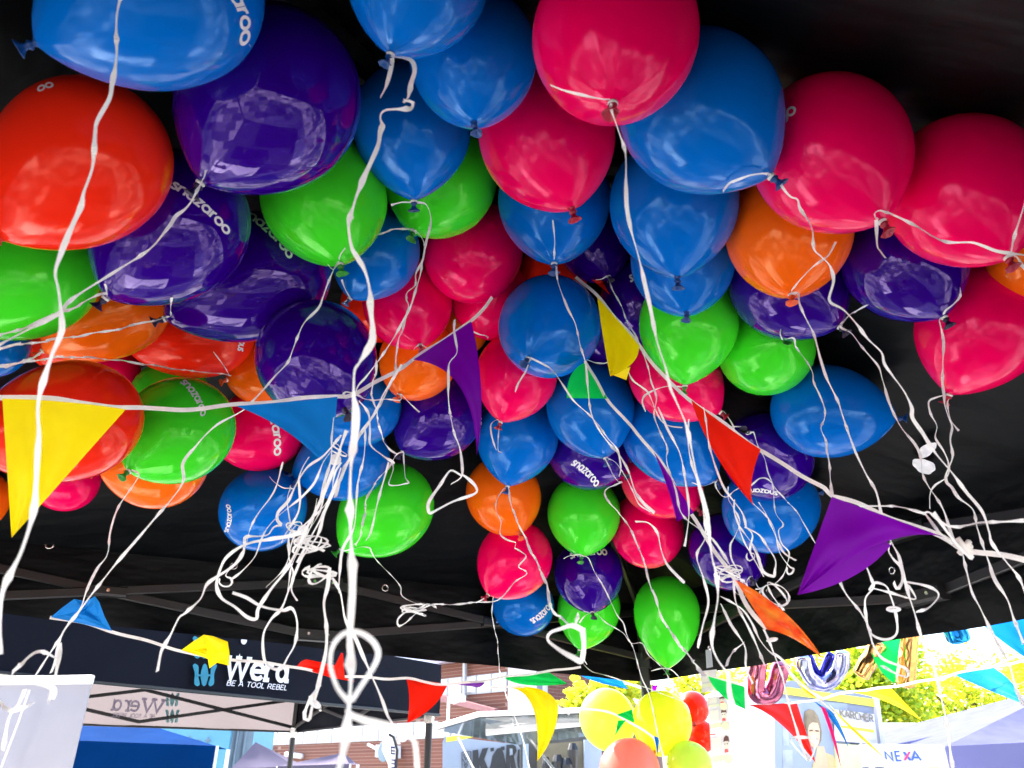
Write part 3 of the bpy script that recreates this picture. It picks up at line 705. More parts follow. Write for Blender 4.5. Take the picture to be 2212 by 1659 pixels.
 ('BX',4.5,None,None,"1065,1290 1064,1300 1064,1339 1074,1383 1077,1423 1081,1459 1091,1496 1107,1536 1121,1573 1134,1613 1144,1664",.2),
 ('BW',4.5,None,None,"1056,1284 1050,1290 1036,1298 1028,1301",.2),
 ('BB',4.5,None,None,"1618,1248 1613,1256 1614,1270 1608,1290 1605,1302",.2),
 ('BB',4.5,None,None,"1620,1247 1630,1252 1640,1270 1652,1266 1648,1272 1632,1272",.2),
 ('L',5,None,1.25,"285,1014 300,1025 290,1043 267,1076 252,1106 237,1156 230,1199 210,1229 187,1279 173,1313 147,1346 127,1383 113,1406 90,1439 67,1469",.3),
]
tied = set()
for key, wmm, w0, w1, s, fl in RB:
    ribbon(key, wmm, w0, w1, s, flat=fl*.3)
    if key not in tied:
        tied.add(key); em, kb, C_, r_, kd_ = BAL[key]; m = MB()
        for o_, R_ in ((.012, .040), (.030, .042), (.022, .046)): m.ring(Vector(em.location)+kd_*(r_*o_), kd_ + Vector((.1, .05, 0))*(o_*10), r_*R_, 0.0016, 16, 6)
        m.build('ribbon_tie', M_RIB, em, True)
FREE = [
 (5,.80,.50,"262,-6 251,45 249,120 243,180 238,215 213,262 208,283 203,325 196,365 178,415 173,445 160,480 133,553 122,590 127,626 131,693 128,720 110,766 96,816 88,853 85,886 87,936 82,986 75,1053 68,1106 43,1193 10,1273 3,1340 -1,1410",.3,'ribbon',"long white ribbon hanging down the whole left edge in front of the yellow pennant"),
 (2.6,.36,.34,"757,1515 735,1490 722,1460 716,1430 722,1395 745,1370 775,1368 803,1384 817,1410 808,1440 780,1485 762,1515",.6,'ribbon_loop',"blurred loop of white ribbon nearest the viewer at the bottom, around the thick one"),
 (3.6,.36,.33,"750,1545 787,1559 837,1569 877,1586 897,1606 905,1665",.4,'ribbon',"blurred white ribbon end bending down to the bottom edge beside the thick one"),
 (5,.9,.8,"118,1420 90,1406 63,1416 23,1459",.4,'ribbon',"short white ribbon arching at the lower left over the dark valance"),
 (5,.7,.66,"-6,1459 33,1465 80,1478 112,1490 108,1512",.3,'ribbon',"blurred cream ribbon lying across the top of the white banner"),
 (5,.9,.8,"131,1386 132,1406 123,1443 113,1479 103,1512",.3,'ribbon',"white ribbon end curling over the upper right of the white banner"),
 (4.5,.75,.7,"2,1510 10,1528 27,1536 50,1530 67,1522",.2,'ribbon',"cream ribbon curl low in front of the white banner"),
 (4.5,.8,.75,"52,1490 40,1520 27,1536 18,1560 12,1600 8,1622",.2,'ribbon',"thin cream ribbon hanging down the left part of the white banner"),
 (5.5,1.15,1.05,"750,930 725,1000 700,1060 680,1106 667,1133 643,1189 617,1233 583,1273 557,1313 553,1336 533,1333 507,1313 477,1293 467,1263 477,1229 493,1203 533,1176 583,1163 620,1157 650,1150",.6,'ribbon_loop',"thick white ribbon sweeping into a wide open loop left of the low green balloon"),
 (5,1.3,.95,"735,940 700,985 665,1010 640,1045 622,1080 600,1106 600,1125 607,1134 592,1140 580,1156 560,1160 533,1160 528,1172 523,1199 500,1223 467,1246 447,1263 433,1296 400,1326 387,1336 367,1373 347,1406 338,1452",.3,'ribbon',"kinked white ribbon ending in a broad tip above the dark valance, left of the logo"),
 (5,1.15,1.0,"735,1010 720,1060 703,1106 687,1156 650,1206 627,1263 610,1313 587,1339 570,1373 570,1423 583,1443 607,1446 623,1419 637,1389 640,1346 630,1316 610,1319 567,1309 533,1289 503,1279",.3,'ribbon_loop',"white ribbon with a long oval loop hanging over the lettered black tent"),
 (5,1.2,1.15,"623,1156 623,1206 633,1239 630,1273 643,1296",.2,'ribbon',"short white ribbon hanging straight down from the left tangle"),
 (5.5,1.1,.85,"713,1229 710,1266 700,1306 703,1356 703,1406 693,1466 683,1506 674,1530 667,1553 660,1545 672,1510 690,1480",.5,'ribbon',"white ribbon carrying a round clip at its lower end, over the lettered tent"),
 (5,1.1,.95,"717,1249 733,1279 740,1310 747,1339 770,1379 787,1423 807,1473 824,1513 837,1546 850,1566 858,1590 864,1606",.3,'ribbon',"white ribbon slanting right behind the thick one down to a small clip"),
 (5,1.3,1.2,"867,786 831,846 811,893 777,940 757,983 737,1030 700,1110 665,1170 640,1215",.4,'ribbon',"white ribbon running diagonally down left into the left tangle"),
 (5,1.3,1.25,"774,866 794,893 799,930 801,960 824,980 847,996 852,1000",.1,'ribbon',"white ribbon curving over the blue balloon right of the thick ribbon"),
 (5,1.35,1.2,"720,900 718,940 716,990 700,1040 690,1090 672,1130",.2,'ribbon',"white ribbon hanging over the right tip of the blue pennant"),
 (4.5,1.3,1.2,"838,1000 826,1050 812,1106 800,1150 790,1166",.1,'ribbon',"thin white ribbon over the left rim of the low green balloon"),
 (4.8,1.35,1.2,"788,930 785,990 775,1040 770,1090 763,1140 740,1185 735,1240 733,1280",.1,'ribbon',"thin white ribbon just right of the thick one crossing two blue balloons"),
 (5,1.6,1.35,"982,690 982,713 987,760 969,786 969,836 972,886 980,936 994,973 999,1026 974,1046",.2,'ribbon',"white ribbon hanging from the purple pennant in the middle"),
 (5.5,1.35,1.25,"997,1026 977,1016 967,1023 951,1050 927,1086 928,1108 945,1102 977,1086 1024,1066 1027,1053 1011,1036 997,1026",.6,'ribbon_loop',"open triangular loop of white ribbon left of the middle orange balloon"),
 (4.5,1.9,1.8,"1355,796 1367,820 1387,836 1401,850 1417,890 1437,916 1475,923",.1,'ribbon',"thin white ribbon from the folded yellow pennant over the dark pink balloon"),
 (4.5,1.3,1.1,"1555,1303 1578,1346 1608,1393 1610,1440 1625,1475",.2,'ribbon',"white ribbon over the black valance left of the orange foil pennant"),
 (4.5,1.2,1.1,"1605,1389 1585,1405 1575,1423 1571,1440",.2,'ribbon',"short forked white ribbon end over the black valance edge on the right"),
 (4.5,1.4,1.1,"1558,1289 1601,1316 1625,1346 1641,1379 1661,1406 1688,1426 1720,1470 1780,1510",.2,'ribbon',"thin white ribbon slanting down to the yellow striped stand"),
 (4.5,1.3,1.0,"1651,1359 1661,1383 1675,1423 1688,1459 1701,1506 1721,1573 1731,1613 1751,1642 1765,1600 1755,1595 1712,1596 1716,1612 1740,1640",.2,'ribbon',"thin white ribbon crossing the large red outdoor pennant, knotted at its end"),
 (4.8,1.25,1.0,"1811,1249 1828,1286 1858,1323 1878,1356 1888,1393 1908,1423 1955,1446 1956,1460 1930,1453 1905,1440",.3,'ribbon',"white ribbon coming from behind the large purple pennant to the gold foil balloon"),
 (4.8,1.2,1.15,"1871,1223 1883,1256 1885,1269 1868,1293 1871,1333 1881,1366 1905,1379 1928,1376 1938,1359 1935,1319 1925,1286 1915,1266 1891,1259 1878,1276",.4,'ribbon_loop',"big oval loop of white ribbon with a round clip on its right side"),
 (4.8,1.2,1.15,"1888,1270 1925,1279 1958,1290 1978,1293 1965,1266 1958,1259 2008,1269 2028,1286 2008,1313 1981,1323",.3,'ribbon_loop',"pointed loop of white ribbon right of the big oval one"),
 (5,1.15,1.1,"1925,1173 1920,1190 1931,1210 1945,1225 1948,1253 1938,1269 1930,1255",.3,'ribbon',"short doubled white ribbon below the tip of the large purple pennant"),
 (5,1.2,1.0,"1965,1100 1995,1106 2008,1106 2041,1133 2070,1140 2091,1136 2130,1128 2216,1123",.4,'ribbon',"white ribbon running level to the right edge above the bunting knot"),
 (4.8,1.35,1.2,"1858,1093 1890,1092 1941,1096 2000,1110",.3,'ribbon',"short level white ribbon above the point of the large purple pennant"),
 (5,1.25,1.1,"1995,1106 2020,1140 2055,1170 2075,1182",.4,'ribbon',"short white ribbon slanting into the bunting knot from the upper left"),
 (4.8,.95,.9,"2018,1106 2061,1166 2085,1195 2100,1206",.5,'ribbon',"stub of white ribbon sticking out of the bunting knot"),
 (4.6,1.45,1.3,"1521,880 1525,913 1528,946 1535,976 1551,1020 1565,1053 1585,1083 1601,1106 1608,1126 1611,1139 1625,1156 1621,1189 1635,1216 1651,1246",.2,'ribbon',"white ribbon hanging over the red pennant down to the low blue balloon"),
 (4.8,1.3,1.25,"1608,1139 1638,1156 1655,1179 1675,1209 1675,1233 1671,1246 1648,1236 1638,1206 1625,1173",.3,'ribbon_loop',"narrow loop of white ribbon in front of the low blue balloon on the right"),
 (4.5,1.5,1.4,"1640,1085 1655,1110 1667,1140 1690,1190 1720,1210",.1,'ribbon',"thin white ribbon across the low right blue balloon"),
 (4.6,1.35,1.2,"1488,905 1488,960 1496,1010 1512,1060 1520,1106 1525,1160 1505,1200 1518,1250 1530,1300 1520,1350 1508,1400",.2,'ribbon',"long wavy white ribbon in front of the dark purple balloon with the tangle"),
 (4.6,1.4,1.3,"1421,880 1440,925 1470,980 1481,1040 1487,1106 1483,1160 1480,1180",.2,'ribbon',"wavy white ribbon over the blue balloon left of the red pennant"),
 (4.5,1.3,1.2,"1371,1126 1400,1128 1420,1150 1428,1190 1440,1220 1458,1240 1480,1260",.1,'ribbon',"thin curly white ribbon across the lowest pink balloon on the right"),
 (4.5,1.2,1.0,"1585,1256 1591,1300 1610,1345 1632,1390 1655,1440",.2,'ribbon',"white ribbon below the tangle beside the orange foil pennant"),
 (5.5,.8,.72,"1261,1363 1237,1353 1214,1360 1191,1369 1187,1383 1214,1406 1240,1422 1254,1429 1261,1419 1264,1393 1261,1363",.6,'ribbon_loop',"thick blurred loop of white ribbon in front of the lowest green balloon"),
 (4.5,1.9,1.7,"996,708 1014,712 1035,722 1048,726 1056,732",.1,'ribbon',"tiny curled white ribbon left of the round central blue balloon"),
 (4.5,1.9,1.8,"1268,778 1285,783 1305,784 1315,780",.1,'ribbon',"tiny white ribbon between the green and the folded yellow pennant"),
]
for wmm, w0, w1, s, fl, nm, lb in FREE: ribbon(None, wmm, w0, w1, s, name=nm, label=lb, group='loose white ribbons', flat=fl*.4)

# tangles: one length of ribbon wound round itself
def tangle(cx, cy, w, rx, ry, turns, seed, label, wmm=4.5, tilt=0.0):
    rnd = random.Random(seed); path = []
    c = at(cx, cy, w); k = w/FPX
    ct, st = math.cos(tilt), math.sin(tilt)
    n = turns*14; ax = [rnd.uniform(.5, 1) for _ in range(turns+2)]; ph = rnd.uniform(0, 6)
    for i in range(n):
        t = i/16; j = int(t); f = t-j
        a = ax[j]*(1-f)+ax[j+1]*f
        u = rx*k*a*math.cos(6.283*t*1.07+ph) ; v = ry*k*(ax[j+1]*(1-f)+ax[(j+2) % len(ax)]*f)*math.sin(6.283*t*0.93+ph*.7)
        u, v = u*ct - v*st, u*st + v*ct
        path.append(c + RT*u + UP*v - AX*(0.012*math.sin(t*4.1+ph)+.01*math.sin(t*9)))
    lim = [min(1e9, surf(*project(p)[:2])) for p in path]
    path = [p if project(p)[2] < l-0.012 else at(*project(p)[:2], l-0.014) for p, l in zip(path, lim)]
    vs, fs = ribbon_geo(path, wmm/1000*.8, seed, 0.1, 1.8)
    return tag(mesh('ribbon_tangle', vs, fs, M_RIB, None, True, origin=c), label, 'ribbon', 'loose white ribbons')
tangle(1575, 1238, 1.3, 36, 20, 6, 3, "tight tangle of white ribbon on the dark purple balloon low on the right", 4, .1)
tangle(1675, 1285, 1.25, 34, 22, 3, 5, "star shaped tangle of cut white ribbon ends right of the orange foil pennant", 5, -.5)
tangle(672, 1175, 1.15, 40, 26, 5, 8, "large tangle of white ribbon between the lettered blue and the low green balloon", 5, .3)
tangle(690, 1238, 1.12, 28, 30, 4, 12, "lower tangle of thick white ribbon above the tent frame bracket", 6, .6)
tangle(893, 1318, 1.25, 30, 16, 3, 14, "small bow-like tangle of white ribbon left of the lowest pink balloon", 4.5, .35)
tangle(640, 1140, 1.25, 20, 18, 3, 19, "small white ribbon tangle on the right rim of the lettered blue balloon", 4, .3)
tangle(722, 968, 1.4, 18, 24, 3, 23, "small white ribbon tangle at the tip of the blue pennant", 4, .2)
# round ribbon clips
def clip(px, py, w, rpx, sq, label, tilt=0.0):
    m = MB(); c = at(px, py, w); n = (CAM-c).normalized()
    axv = RT*math.cos(tilt) + UP*math.sin(tilt)
    m.disc(c, n, rpx*w/FPX, 0.003, 20, sq, axv); m.tube([c + n*.002 - axv*rpx*w/FPX*.4, c+n*.006, c + n*.002 + axv*rpx*w/FPX*.4], .0016, 6)
    tag(m.build('ribbon_clip', M_WHITE, None, False, origin=c), label, 'clip', 'round white ribbon clips')
clip(1930, 1316, 1.15, 15, .45, "oval white clip on the big oval ribbon loop")
clip(680, 1520, .9, 15, .5, "white clip on the ribbon in front of the lettered tent's legs", -.6)
clip(870, 1592, .95, 11, .95, "small round white clip low in the middle before the brick wall")
clip(1668, 1388-6, 1.2, 13, .35, "flat white clip under the star shaped ribbon tangle", .2)
clip(724, 993, 1.45, 13, .95, "round white clip at the tip of the blue pennant")
clip(655, 1145, 1.2, 12, .95, "round white clip in the ribbon tangle on the lettered blue balloon")
m = MB(); c = at(2083, 1183, 1.1); nn = (CAM-c).normalized(); k = 1.1/FPX
for a, l in ((.9, 17), (-.5, 22), (-.95, 26), (.2, 14)):
    u = RT*math.cos(a)+UP*math.sin(a); m.tube([c-u*l*k, c+nn*.006, c+u*l*k], .0042, 7)
tag(m.build('ribbon_knot', M_TAPE, None, True, origin=c), "thick knot of white tape at the right end of the large purple pennant", 'knot')

rs = random.Random(41)
for (x0, x1, y0, y1, w_, nn_, lb, gp) in ((610, 765, 960, 1300, 1.2, 6, "thin curly white strand hanging in the left ribbon bunch before the blue balloons", "thin strands of the left ribbon bunch"),
        (1440, 1640, 1040, 1330, 1.35, 4, "thin curly white strand hanging in the right ribbon bunch before the dark purple balloon", "thin strands of the right ribbon bunch")):
    for i in range(nn_):
        x = rs.uniform(x0, x1); y = rs.uniform(y0, y0+(y1-y0)*.35); ye = rs.uniform(y0+(y1-y0)*.6, y1); pts = []
        sl = (x-CX)/3500 + rs.uniform(-.35, .35) - (.45 if x < 800 else -.2); a_ = rs.uniform(5, 13); f_ = rs.uniform(.02, .05); p_ = rs.uniform(0, 6)
        yy = y
        while yy < ye:
            pts.append((x + sl*(yy-y) + a_*math.sin(f_*(yy-y)+p_), yy)); yy += rs.uniform(14, 30)
        if len(pts) < 4: continue
        if rs.random() < .6:
            cx_, cy_ = pts[-1]; r0 = rs.uniform(7, 15); pts += [(cx_+r0*math.sin(k*.9), cy_+r0*(1-math.cos(k*.9))*rs.uniform(.8, 1.1)) for k in range(1, 7)]
        w1_ = w_*rs.uniform(.9, 1.1)
        ribbon(None, 3.4, w1_, w1_*.95, ' '.join('%.0f,%.0f' % p for p in pts), name='ribbon_strand', label=lb, group=gp, flat=.0)

# ================================================================== bunting
def bez(a, c, b, t):
    if c is None: return (a[0]+(b[0]-a[0])*t, a[1]+(b[1]-a[1])*t)
    return tuple((1-t)**2*x + 2*t*(1-t)*y + t*t*z for x, y, z in zip(a, c, b))
def pennant(par, color, a, b, c, wa, wb, wc, cl=None, cr=None, ct=None, rip=0.004, mt=None, name='pennant', n=14, front=True, label=None):
    """cloth triangle: top corners a,b, tip c in picture points with depths; cl, cr, ct = curve handles of left edge, right edge, top"""
    vs = []; fs = []; seed = a[0]*.13+a[1]*.07
    pa, pb, pc = a, b, c
    for i in range(n+1):
        t = i/n; L = bez(pa, cl, pc, t); Rr = bez(pb, cr, pc, t); wl = wa+(wc-wa)*t; wr = wb+(wc-wb)*t
        for j in range(n+1):
            s = j/n; x = L[0]+(Rr[0]-L[0])*s; y = L[1]+(Rr[1]-L[1])*s; w = wl+(wr-wl)*s
            if ct is not None:
                mx, my = (pa[0]+pb[0])/2, (pa[1]+pb[1])/2; q = 4*s*(1-s)*(1-t); x += (ct[0]-mx)*q; y += (ct[1]-my)*q
            w += rip*math.sin(s*5+t*4+seed)*(0.3+t*(1-t)*2) + rip*.5*math.sin(s*11-t*7+seed)
            if front: w = min(w, surf(x, y) - 0.02)
            vs.append(at(x, y, w))
    for i in range(n):
        for j in range(n):
            k = i*(n+1)+j; fs.append((k, k+n+1, k+n+2, k+1))
    o = mesh(name, vs, fs, mt or FLAG[color], par, True)
    if label: o['label'] = label
    return o
def polyflag(par, color, pts, w, label, rip=.01, shift=0.0):
    vs = []; c = (sum(p[0] for p in pts)/len(pts), sum(p[1] for p in pts)/len(pts)); n = len(pts)
    for k in (1.0, .66, .33):
        for i, p in enumerate(pts):
            x, y = c[0]+(p[0]-c[0])*k, c[1]+(p[1]-c[1])*k
            vs.append(at(x, y, w+shift+rip*math.sin(i*1.9+k*3)*(1.1-k)))
    vs.append(at(*c, w+shift+rip)); fs = []
    for L in (0, 1): fs += [(L*n+i, L*n+(i+1) % n, (L+1)*n+(i+1) % n, (L+1)*n+i) for i in range(n)]
    fs += [(2*n+i, 2*n+(i+1) % n, 3*n) for i in range(n)]
    o = mesh('pennant', vs, fs, FLAG[color], par, False); o['label'] = label; return o
def bunting(label, tape, w0, w1, width=8, group='strings of pennants'):
    pts = P_(tape); path = place_path(pts, w0, w1, step=10, margin=0.018)
    em = empty('bunting', path[0], label, 'bunting', group)
    vs, fs = ribbon_geo(path, width/1000, 5, .8)
    mesh('tape', vs, fs, M_TAPE, em, True); return em
b = bunting("bunting across the left balloons with yellow, blue and purple pennants", "-8,856 100,862 200,872 272,881 390,884 510,875 620,864 728,855 760,852 820,822 893,777 955,735 1018,694 1064,640", 1.12, 1.9)
pennant(b, 'yellow', (5,861), (272,884), (25,1162), 1.1, 1.15, 1.08, ct=(140,868), label='yellow pennant')
pennant(b, 'blue', (510,877), (729,857), (713,1020), 1.3, 1.42, 1.35, cl=(640,925), ct=(620,868), label='blue pennant')
pennant(b, 'purple', (893,777), (1018,694), (1030,985), 1.62, 1.78, 1.55, cl=(1025,790), cr=(1055,850), label='purple pennant')
b = bunting("bunting slanting down to the right with folded yellow, red and large purple pennants", "1245,598 1290,640 1335,692 1380,745 1440,820 1493,865 1570,920 1642,972 1710,1015 1780,1052 1797,1072 1860,1090 1940,1125 2040,1162 2083,1185 2140,1196 2216,1212", 2.0, 1.05)
pennant(b, 'red', (1278,604), (1300,606), (1318,637), 2.1, 2.1, 2.0, label='small red pennant')
pennant(b, 'yellow', (1290,641), (1381,746), (1318,813), 1.85, 1.75, 1.72, cl=(1304,745), cr=(1382,790), label='folded yellow pennant')
pennant(b, 'yellow', (1318,808), (1362,792), (1353,821), 1.72, 1.74, 1.76, rip=.001, label='folded yellow pennant tip')
pennant(b, 'red', (1493,864), (1643,971), (1629,1093), 1.5, 1.35, 1.35, cl=(1530,985), cr=(1610,1055), ct=(1575,925), label='narrow red pennant')
pennant(b, 'purple', (1797,1073), (2042,1161), (1722,1285), 1.12, 1.05, 1.1, cr=(1925,1125), label='large purple pennant')
pennant(b, 'purple', (1797,1073), (1925,1178), (1722,1285), 1.125, 1.10, 1.105, cr=(1855,1262), rip=.001, label='large purple pennant')
b = bunting("bunting in the middle with green, slim purple and orange foil pennants", "1265,780 1300,845 1312,862 1370,930 1415,980 1455,1045 1497,1118 1545,1190 1585,1252 1620,1315 1655,1360", 1.9, 1.15, 7)
pennant(b, 'green', (1266,782), (1312,861), (1224,860), 1.92, 1.8, 1.9, cl=(1222,800), label='green pennant')
pennant(b, 'purple', (1412,975), (1499,1108), (1462,1127), 1.5, 1.4, 1.4, cl=(1448,1060), label='slim purple pennant')
foil = mat('orange_foil', (1.0, 0.06, 0.01), two=(1.0, .30, .03), nscale=34, rough=0.12, spec=1.0, bump=1.0, bscale=45, bdist=.006, coat=1.0, transl=0.3)
pennant(b, 'orange', (1588,1252), (1657,1360), (1778,1424), 1.2, 1.12, 1.1, cl=(1712,1312), cr=(1712,1368), mt=foil, label='orange foil pennant')
b = bunting("bunting before the lettered tent with blue, yellow and red pennants", "108,1332 175,1345 240,1363 310,1383 393,1406 440,1418 500,1424 560,1431 640,1441 700,1456 770,1462 830,1466 877,1465 920,1474 966,1478 1030,1472 1087,1463 1150,1455 1215,1446 1255,1440", 1.9, 2.7, 8)
polyflag(b, 'blue', [(110,1333), (135,1312), (160,1294), (185,1299), (205,1288), (214,1300), (226,1332), (242,1363), (180,1348)], 1.9, 'blue pennant blown upwards')
polyflag(b, 'yellow', [(392,1404), (418,1385), (440,1371), (460,1374), (492,1386), (496,1412), (495,1438), (470,1432), (440,1420)], 2.1, 'yellow pennant blown upwards')
polyflag(b, 'yellow', [(442,1372), (489,1387), (494,1414), (452,1444)], 2.08, 'folded tip of the yellow pennant', .004)
polyflag(b, 'red', [(640,1441), (650,1429), (661,1424), (700,1432), (742,1441), (743,1466), (768,1473), (715,1464), (668,1449)], 2.3, 'red pennant folded over its tape')
polyflag(b, 'red', [(737,1410), (741,1411), (745,1466), (722,1462), (724,1436)], 2.28, 'red pennant folded over its tape', .003)
pennant(b, 'red', (877,1464), (967,1478), (879,1562), 2.5, 2.55, 2.4, cr=(945,1535), cl=(890,1510), label='red pennant hanging straight')
pennant(b, 'purple', (967,1478), (1020,1481), (1048,1474), 2.6, 2.6, 2.5, cr=(1035,1492), label='thin purple pennant')
pennant(b, 'green', (1087,1462), (1187,1453), (1226,1477), 2.65, 2.65, 2.6, cl=(1120,1490), label='green pennant')
b = bunting("loose bunting end with one twisted yellow pennant in front of the brick building", "1060,1484 1100,1484 1140,1486 1176,1500 1205,1525 1230,1545", 2.2, 2.2, 6)
pennant(b, 'yellow', (1098,1485), (1206,1525), (1160,1645), 2.2, 2.2, 2.15, cl=(1172,1490), cr=(1205,1590), ct=(1170,1490))
b = bunting("outdoor bunting with a blue pennant half hidden by the canopy edge", "1200,1440 1230,1453 1300,1462 1360,1478 1400,1492", 3.9, 3.9, 10)
pennant(b, 'blue', (1230,1440), (1330,1448), (1356,1488), 3.9, 3.9, 3.85, cl=(1250,1470), front=False)
b = bunting("outdoor bunting with green, red and yellow pennants before the striped stand", "1526,1460 1570,1472 1608,1484 1615,1520 1650,1524 1721,1518 1780,1508 1828,1496 1921,1484 1990,1472 2060,1458 2120,1448 2216,1425", 2.6, 2.9, 8)
pennant(b, 'green', (1530,1461), (1608,1484), (1610,1532), 2.6, 2.6, 2.55, cl=(1545,1505), label='pale green pennant')
pennant(b, 'red', (1618,1523), (1721,1518), (1762,1648), 2.65, 2.7, 2.5, cl=(1680,1540), cr=(1735,1560), label='large red pennant')
pennant(b, 'yellow', (1828,1495), (1922,1483), (1997,1562), 2.75, 2.8, 2.65, cl=(1910,1500), label='golden yellow pennant')
b = bunting("outdoor bunting twisted edge-on with yellow and blue pennants over the striped stand", "1700,1440 1714,1458 1745,1490 1775,1515 1830,1565 1870,1602 1915,1642", 2.4, 2.2, 4)
pennant(b, 'yellow', (1712,1456), (1745,1484), (1780,1514), 2.4, 2.4, 2.4, cl=(1730,1500), label='thin yellow pennant')
pennant(b, 'blue', (1754,1512), (1792,1534), (1835,1620), 2.35, 2.35, 2.3, cl=(1800,1548), cr=(1810,1545), label='thin blue pennant')
pennant(b, 'yellow', (1790,1520), (1830,1560), (1914,1640), 2.3, 2.3, 2.2, cl=(1830,1575), cr=(1860,1585), label='thin yellow pennant')
pennant(b, 'pink', (1773,1526), (1783,1530), (1818,1664), 2.3, 2.3, 2.3, cl=(1795,1580), cr=(1805,1580), label='thin pink pennant')
b = bunting("outdoor bunting with a broad blue pennant before the right tree", "2035,1468 2060,1456 2140,1440 2175,1425 2216,1412", 2.6, 2.5, 7)
pennant(b, 'blue', (2061,1457), (2142,1440), (2216,1522), 2.6, 2.6, 2.4, cl=(2140,1495), cr=(2190,1465))
b = bunting("green pennant on the tape behind the gold foil balloons", "1850,1398 1880,1396 1950,1382 2000,1370", 3.3, 3.2, 7)
pennant(b, 'green', (1878,1392), (1945,1380), (1933,1477), 3.2, 3.2, 3.1, cl=(1890,1450), front=False)
b = bunting("large light blue pennant at the right edge under the canopy", "2110,1352 2160,1345 2216,1334", 2.6, 2.5, 7)
pennant(b, 'blue', (2118,1345), (2230,1330), (2230,1430), 2.45, 2.4, 2.4, cl=(2165,1390), front=False)
b = bunting("string of small green pennants crossing the sunlit yellow balloons", "1258,1530 1290,1534 1328,1543 1352,1555 1400,1585 1415,1598 1424,1625", 2.9, 2.9, 8)
pennant(b, 'green', (1332,1544), (1365,1532), (1371,1562), 2.85, 2.85, 2.8, label='small green pennant')
pennant(b, 'green', (1335,1556), (1352,1556), (1328,1590), 2.85, 2.85, 2.8, label='small green pennant')
pennant(b, 'blue', (1413,1590), (1424,1594), (1421,1632), 2.85, 2.85, 2.8, label='small light blue pennant')

# ================================================================== ground and surroundings
M_PAVE = mat('paving', (0.72, 0.68, 0.64), rough=0.85, noise=0.2, nscale=2.0, bump=0.2, bscale=20)
def _paving(m):
    N = m.node_tree.nodes; L = m.node_tree.links
    tc = N.new('ShaderNodeTexCoord'); br = N.new('ShaderNodeTexBrick'); br.inputs['Scale'].default_value = 1.3; br.inputs['Brick Width'].default_value = .9; br.inputs['Row Height'].default_value = .6; br.inputs['Bias'].default_value = .1
    br.inputs['Color1'].default_value = (.44, .43, .415, 1); br.inputs['Color2'].default_value = (.03, .03, .032, 1); br.inputs['Mortar'].default_value = (.15, .14, .14, 1)
    br.inputs['Mortar Size'].default_value = 0.012
    L.new(tc.outputs['Object'], br.inputs['Vector']); L.new(br.outputs[0], N['Principled BSDF'].inputs['Base Color'])
_paving(M_PAVE)
tag(mesh('ground', [(-150, -150, 0), (150, -150, 0), (150, 150, 0), (-150, 150, 0)], [(0, 1, 2, 3)], M_PAVE), kind='structure')
_o = [CEN + (c-CEN)*1.12 for c in CS]
tag(mesh('added_floor_mat', [Vector((p.x, p.y, 0.004)) for p in _o], [(0, 1, 2, 3)], mat('dark_mat', (0.02, 0.02, 0.022), rough=.8, noise=.4, nscale=3)), kind='structure')  # unseen mat added to darken the floor that the balloons reflect

Z3 = Vector((0, 0, 1))
class Wall:
    """vertical plane through two picture points at known ground distances"""
    def __init__(s, p, q):
        s.p = Vector(p); s.q = Vector(q); s.u = (s.q-s.p).normalized(); s.n = Vector((s.u.y, -s.u.x, 0))
        if (CAM - s.p).dot(s.n) < 0: s.n = -s.n
    def at(s, px, py, off=0.0): return on_plane(px, py, s.p + s.n*off, s.n)
    def poly(s, mb, pts, thick=0.05, off=0.0):
        P = [s.at(x, y, off) for x, y in pts]
        a = (P[1]-P[0]).cross(P[2]-P[0])
        if a.dot(s.n) < 0: P = P[::-1]
        mb.slab(P, thick, s.n)
    def text(s, name, txt, x0, y0, x1, y1, h, sw, m, parent, gap=0.0, lift=0.006, slant=0.0, mirror=False):
        A = s.at(x0, y0, lift); B = s.at(x1, y1, lift); T = s.at(x0, y0-h, lift)
        u = (B-A); _, adv = strokes(txt, gap); v = Z3*((T-A).z); size = v.z
        return text_flat(name, txt, A, u.normalized(), Z3, s.n, size, sw, m, parent, gap, u.length/adv/size, .002, slant)

# ---- lettered black gazebo
NAVY = mat('navy_black_fabric', (.003, .0042, .010), rough=0.9, spec=.2, noise=0.15, nscale=3, bump=0.3, bscale=5, bdist=.03)
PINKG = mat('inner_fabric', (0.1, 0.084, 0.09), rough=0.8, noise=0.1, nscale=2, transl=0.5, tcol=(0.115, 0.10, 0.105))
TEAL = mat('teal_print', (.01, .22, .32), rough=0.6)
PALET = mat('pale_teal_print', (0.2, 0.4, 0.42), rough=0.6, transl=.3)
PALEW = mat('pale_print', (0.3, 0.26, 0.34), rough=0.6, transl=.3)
ga = on_z(949, 1543, 1.99); gl = on_z(0, 1451, 1.99); gb = on_z(640, 1580, 1.99); gd = on_z(183, 1564, 1.99)
ga.z = gl.z = gb.z = gd.z = 0
fd = (gl-ga).normalized(); GE = ga + fd*3.55; bdv = (gd-gb).normalized(); GD = gb + bdv*3.0
gz = empty('gazebo', (ga+GE)/2, "black gazebo with white lettering and a turquoise emblem on its front valance", 'gazebo')
GC = [ga, GE, GD, gb]
gcen = (ga+GE+GD+gb)/4
vnames = []
def wavy_panel(P, Q, z0, z1, n, off, nx=30, nz=5, amp=.012, seed=0):
    d = Q-P; vs = []; fs = []
    for i in range(nx+1):
        for j in range(nz+1):
            u = i/nx; h = j/nz
            vs.append(P + d*u + n*(off + amp*math.sin(u*21+seed+h*2)*(1-h)) + Z3*(z0+(z1-z0)*h))
    for i in range(nx):
        for j in range(nz): k = i*(nz+1)+j; fs.append((k, k+1, k+nz+2, k+nz+1))
    return vs, fs
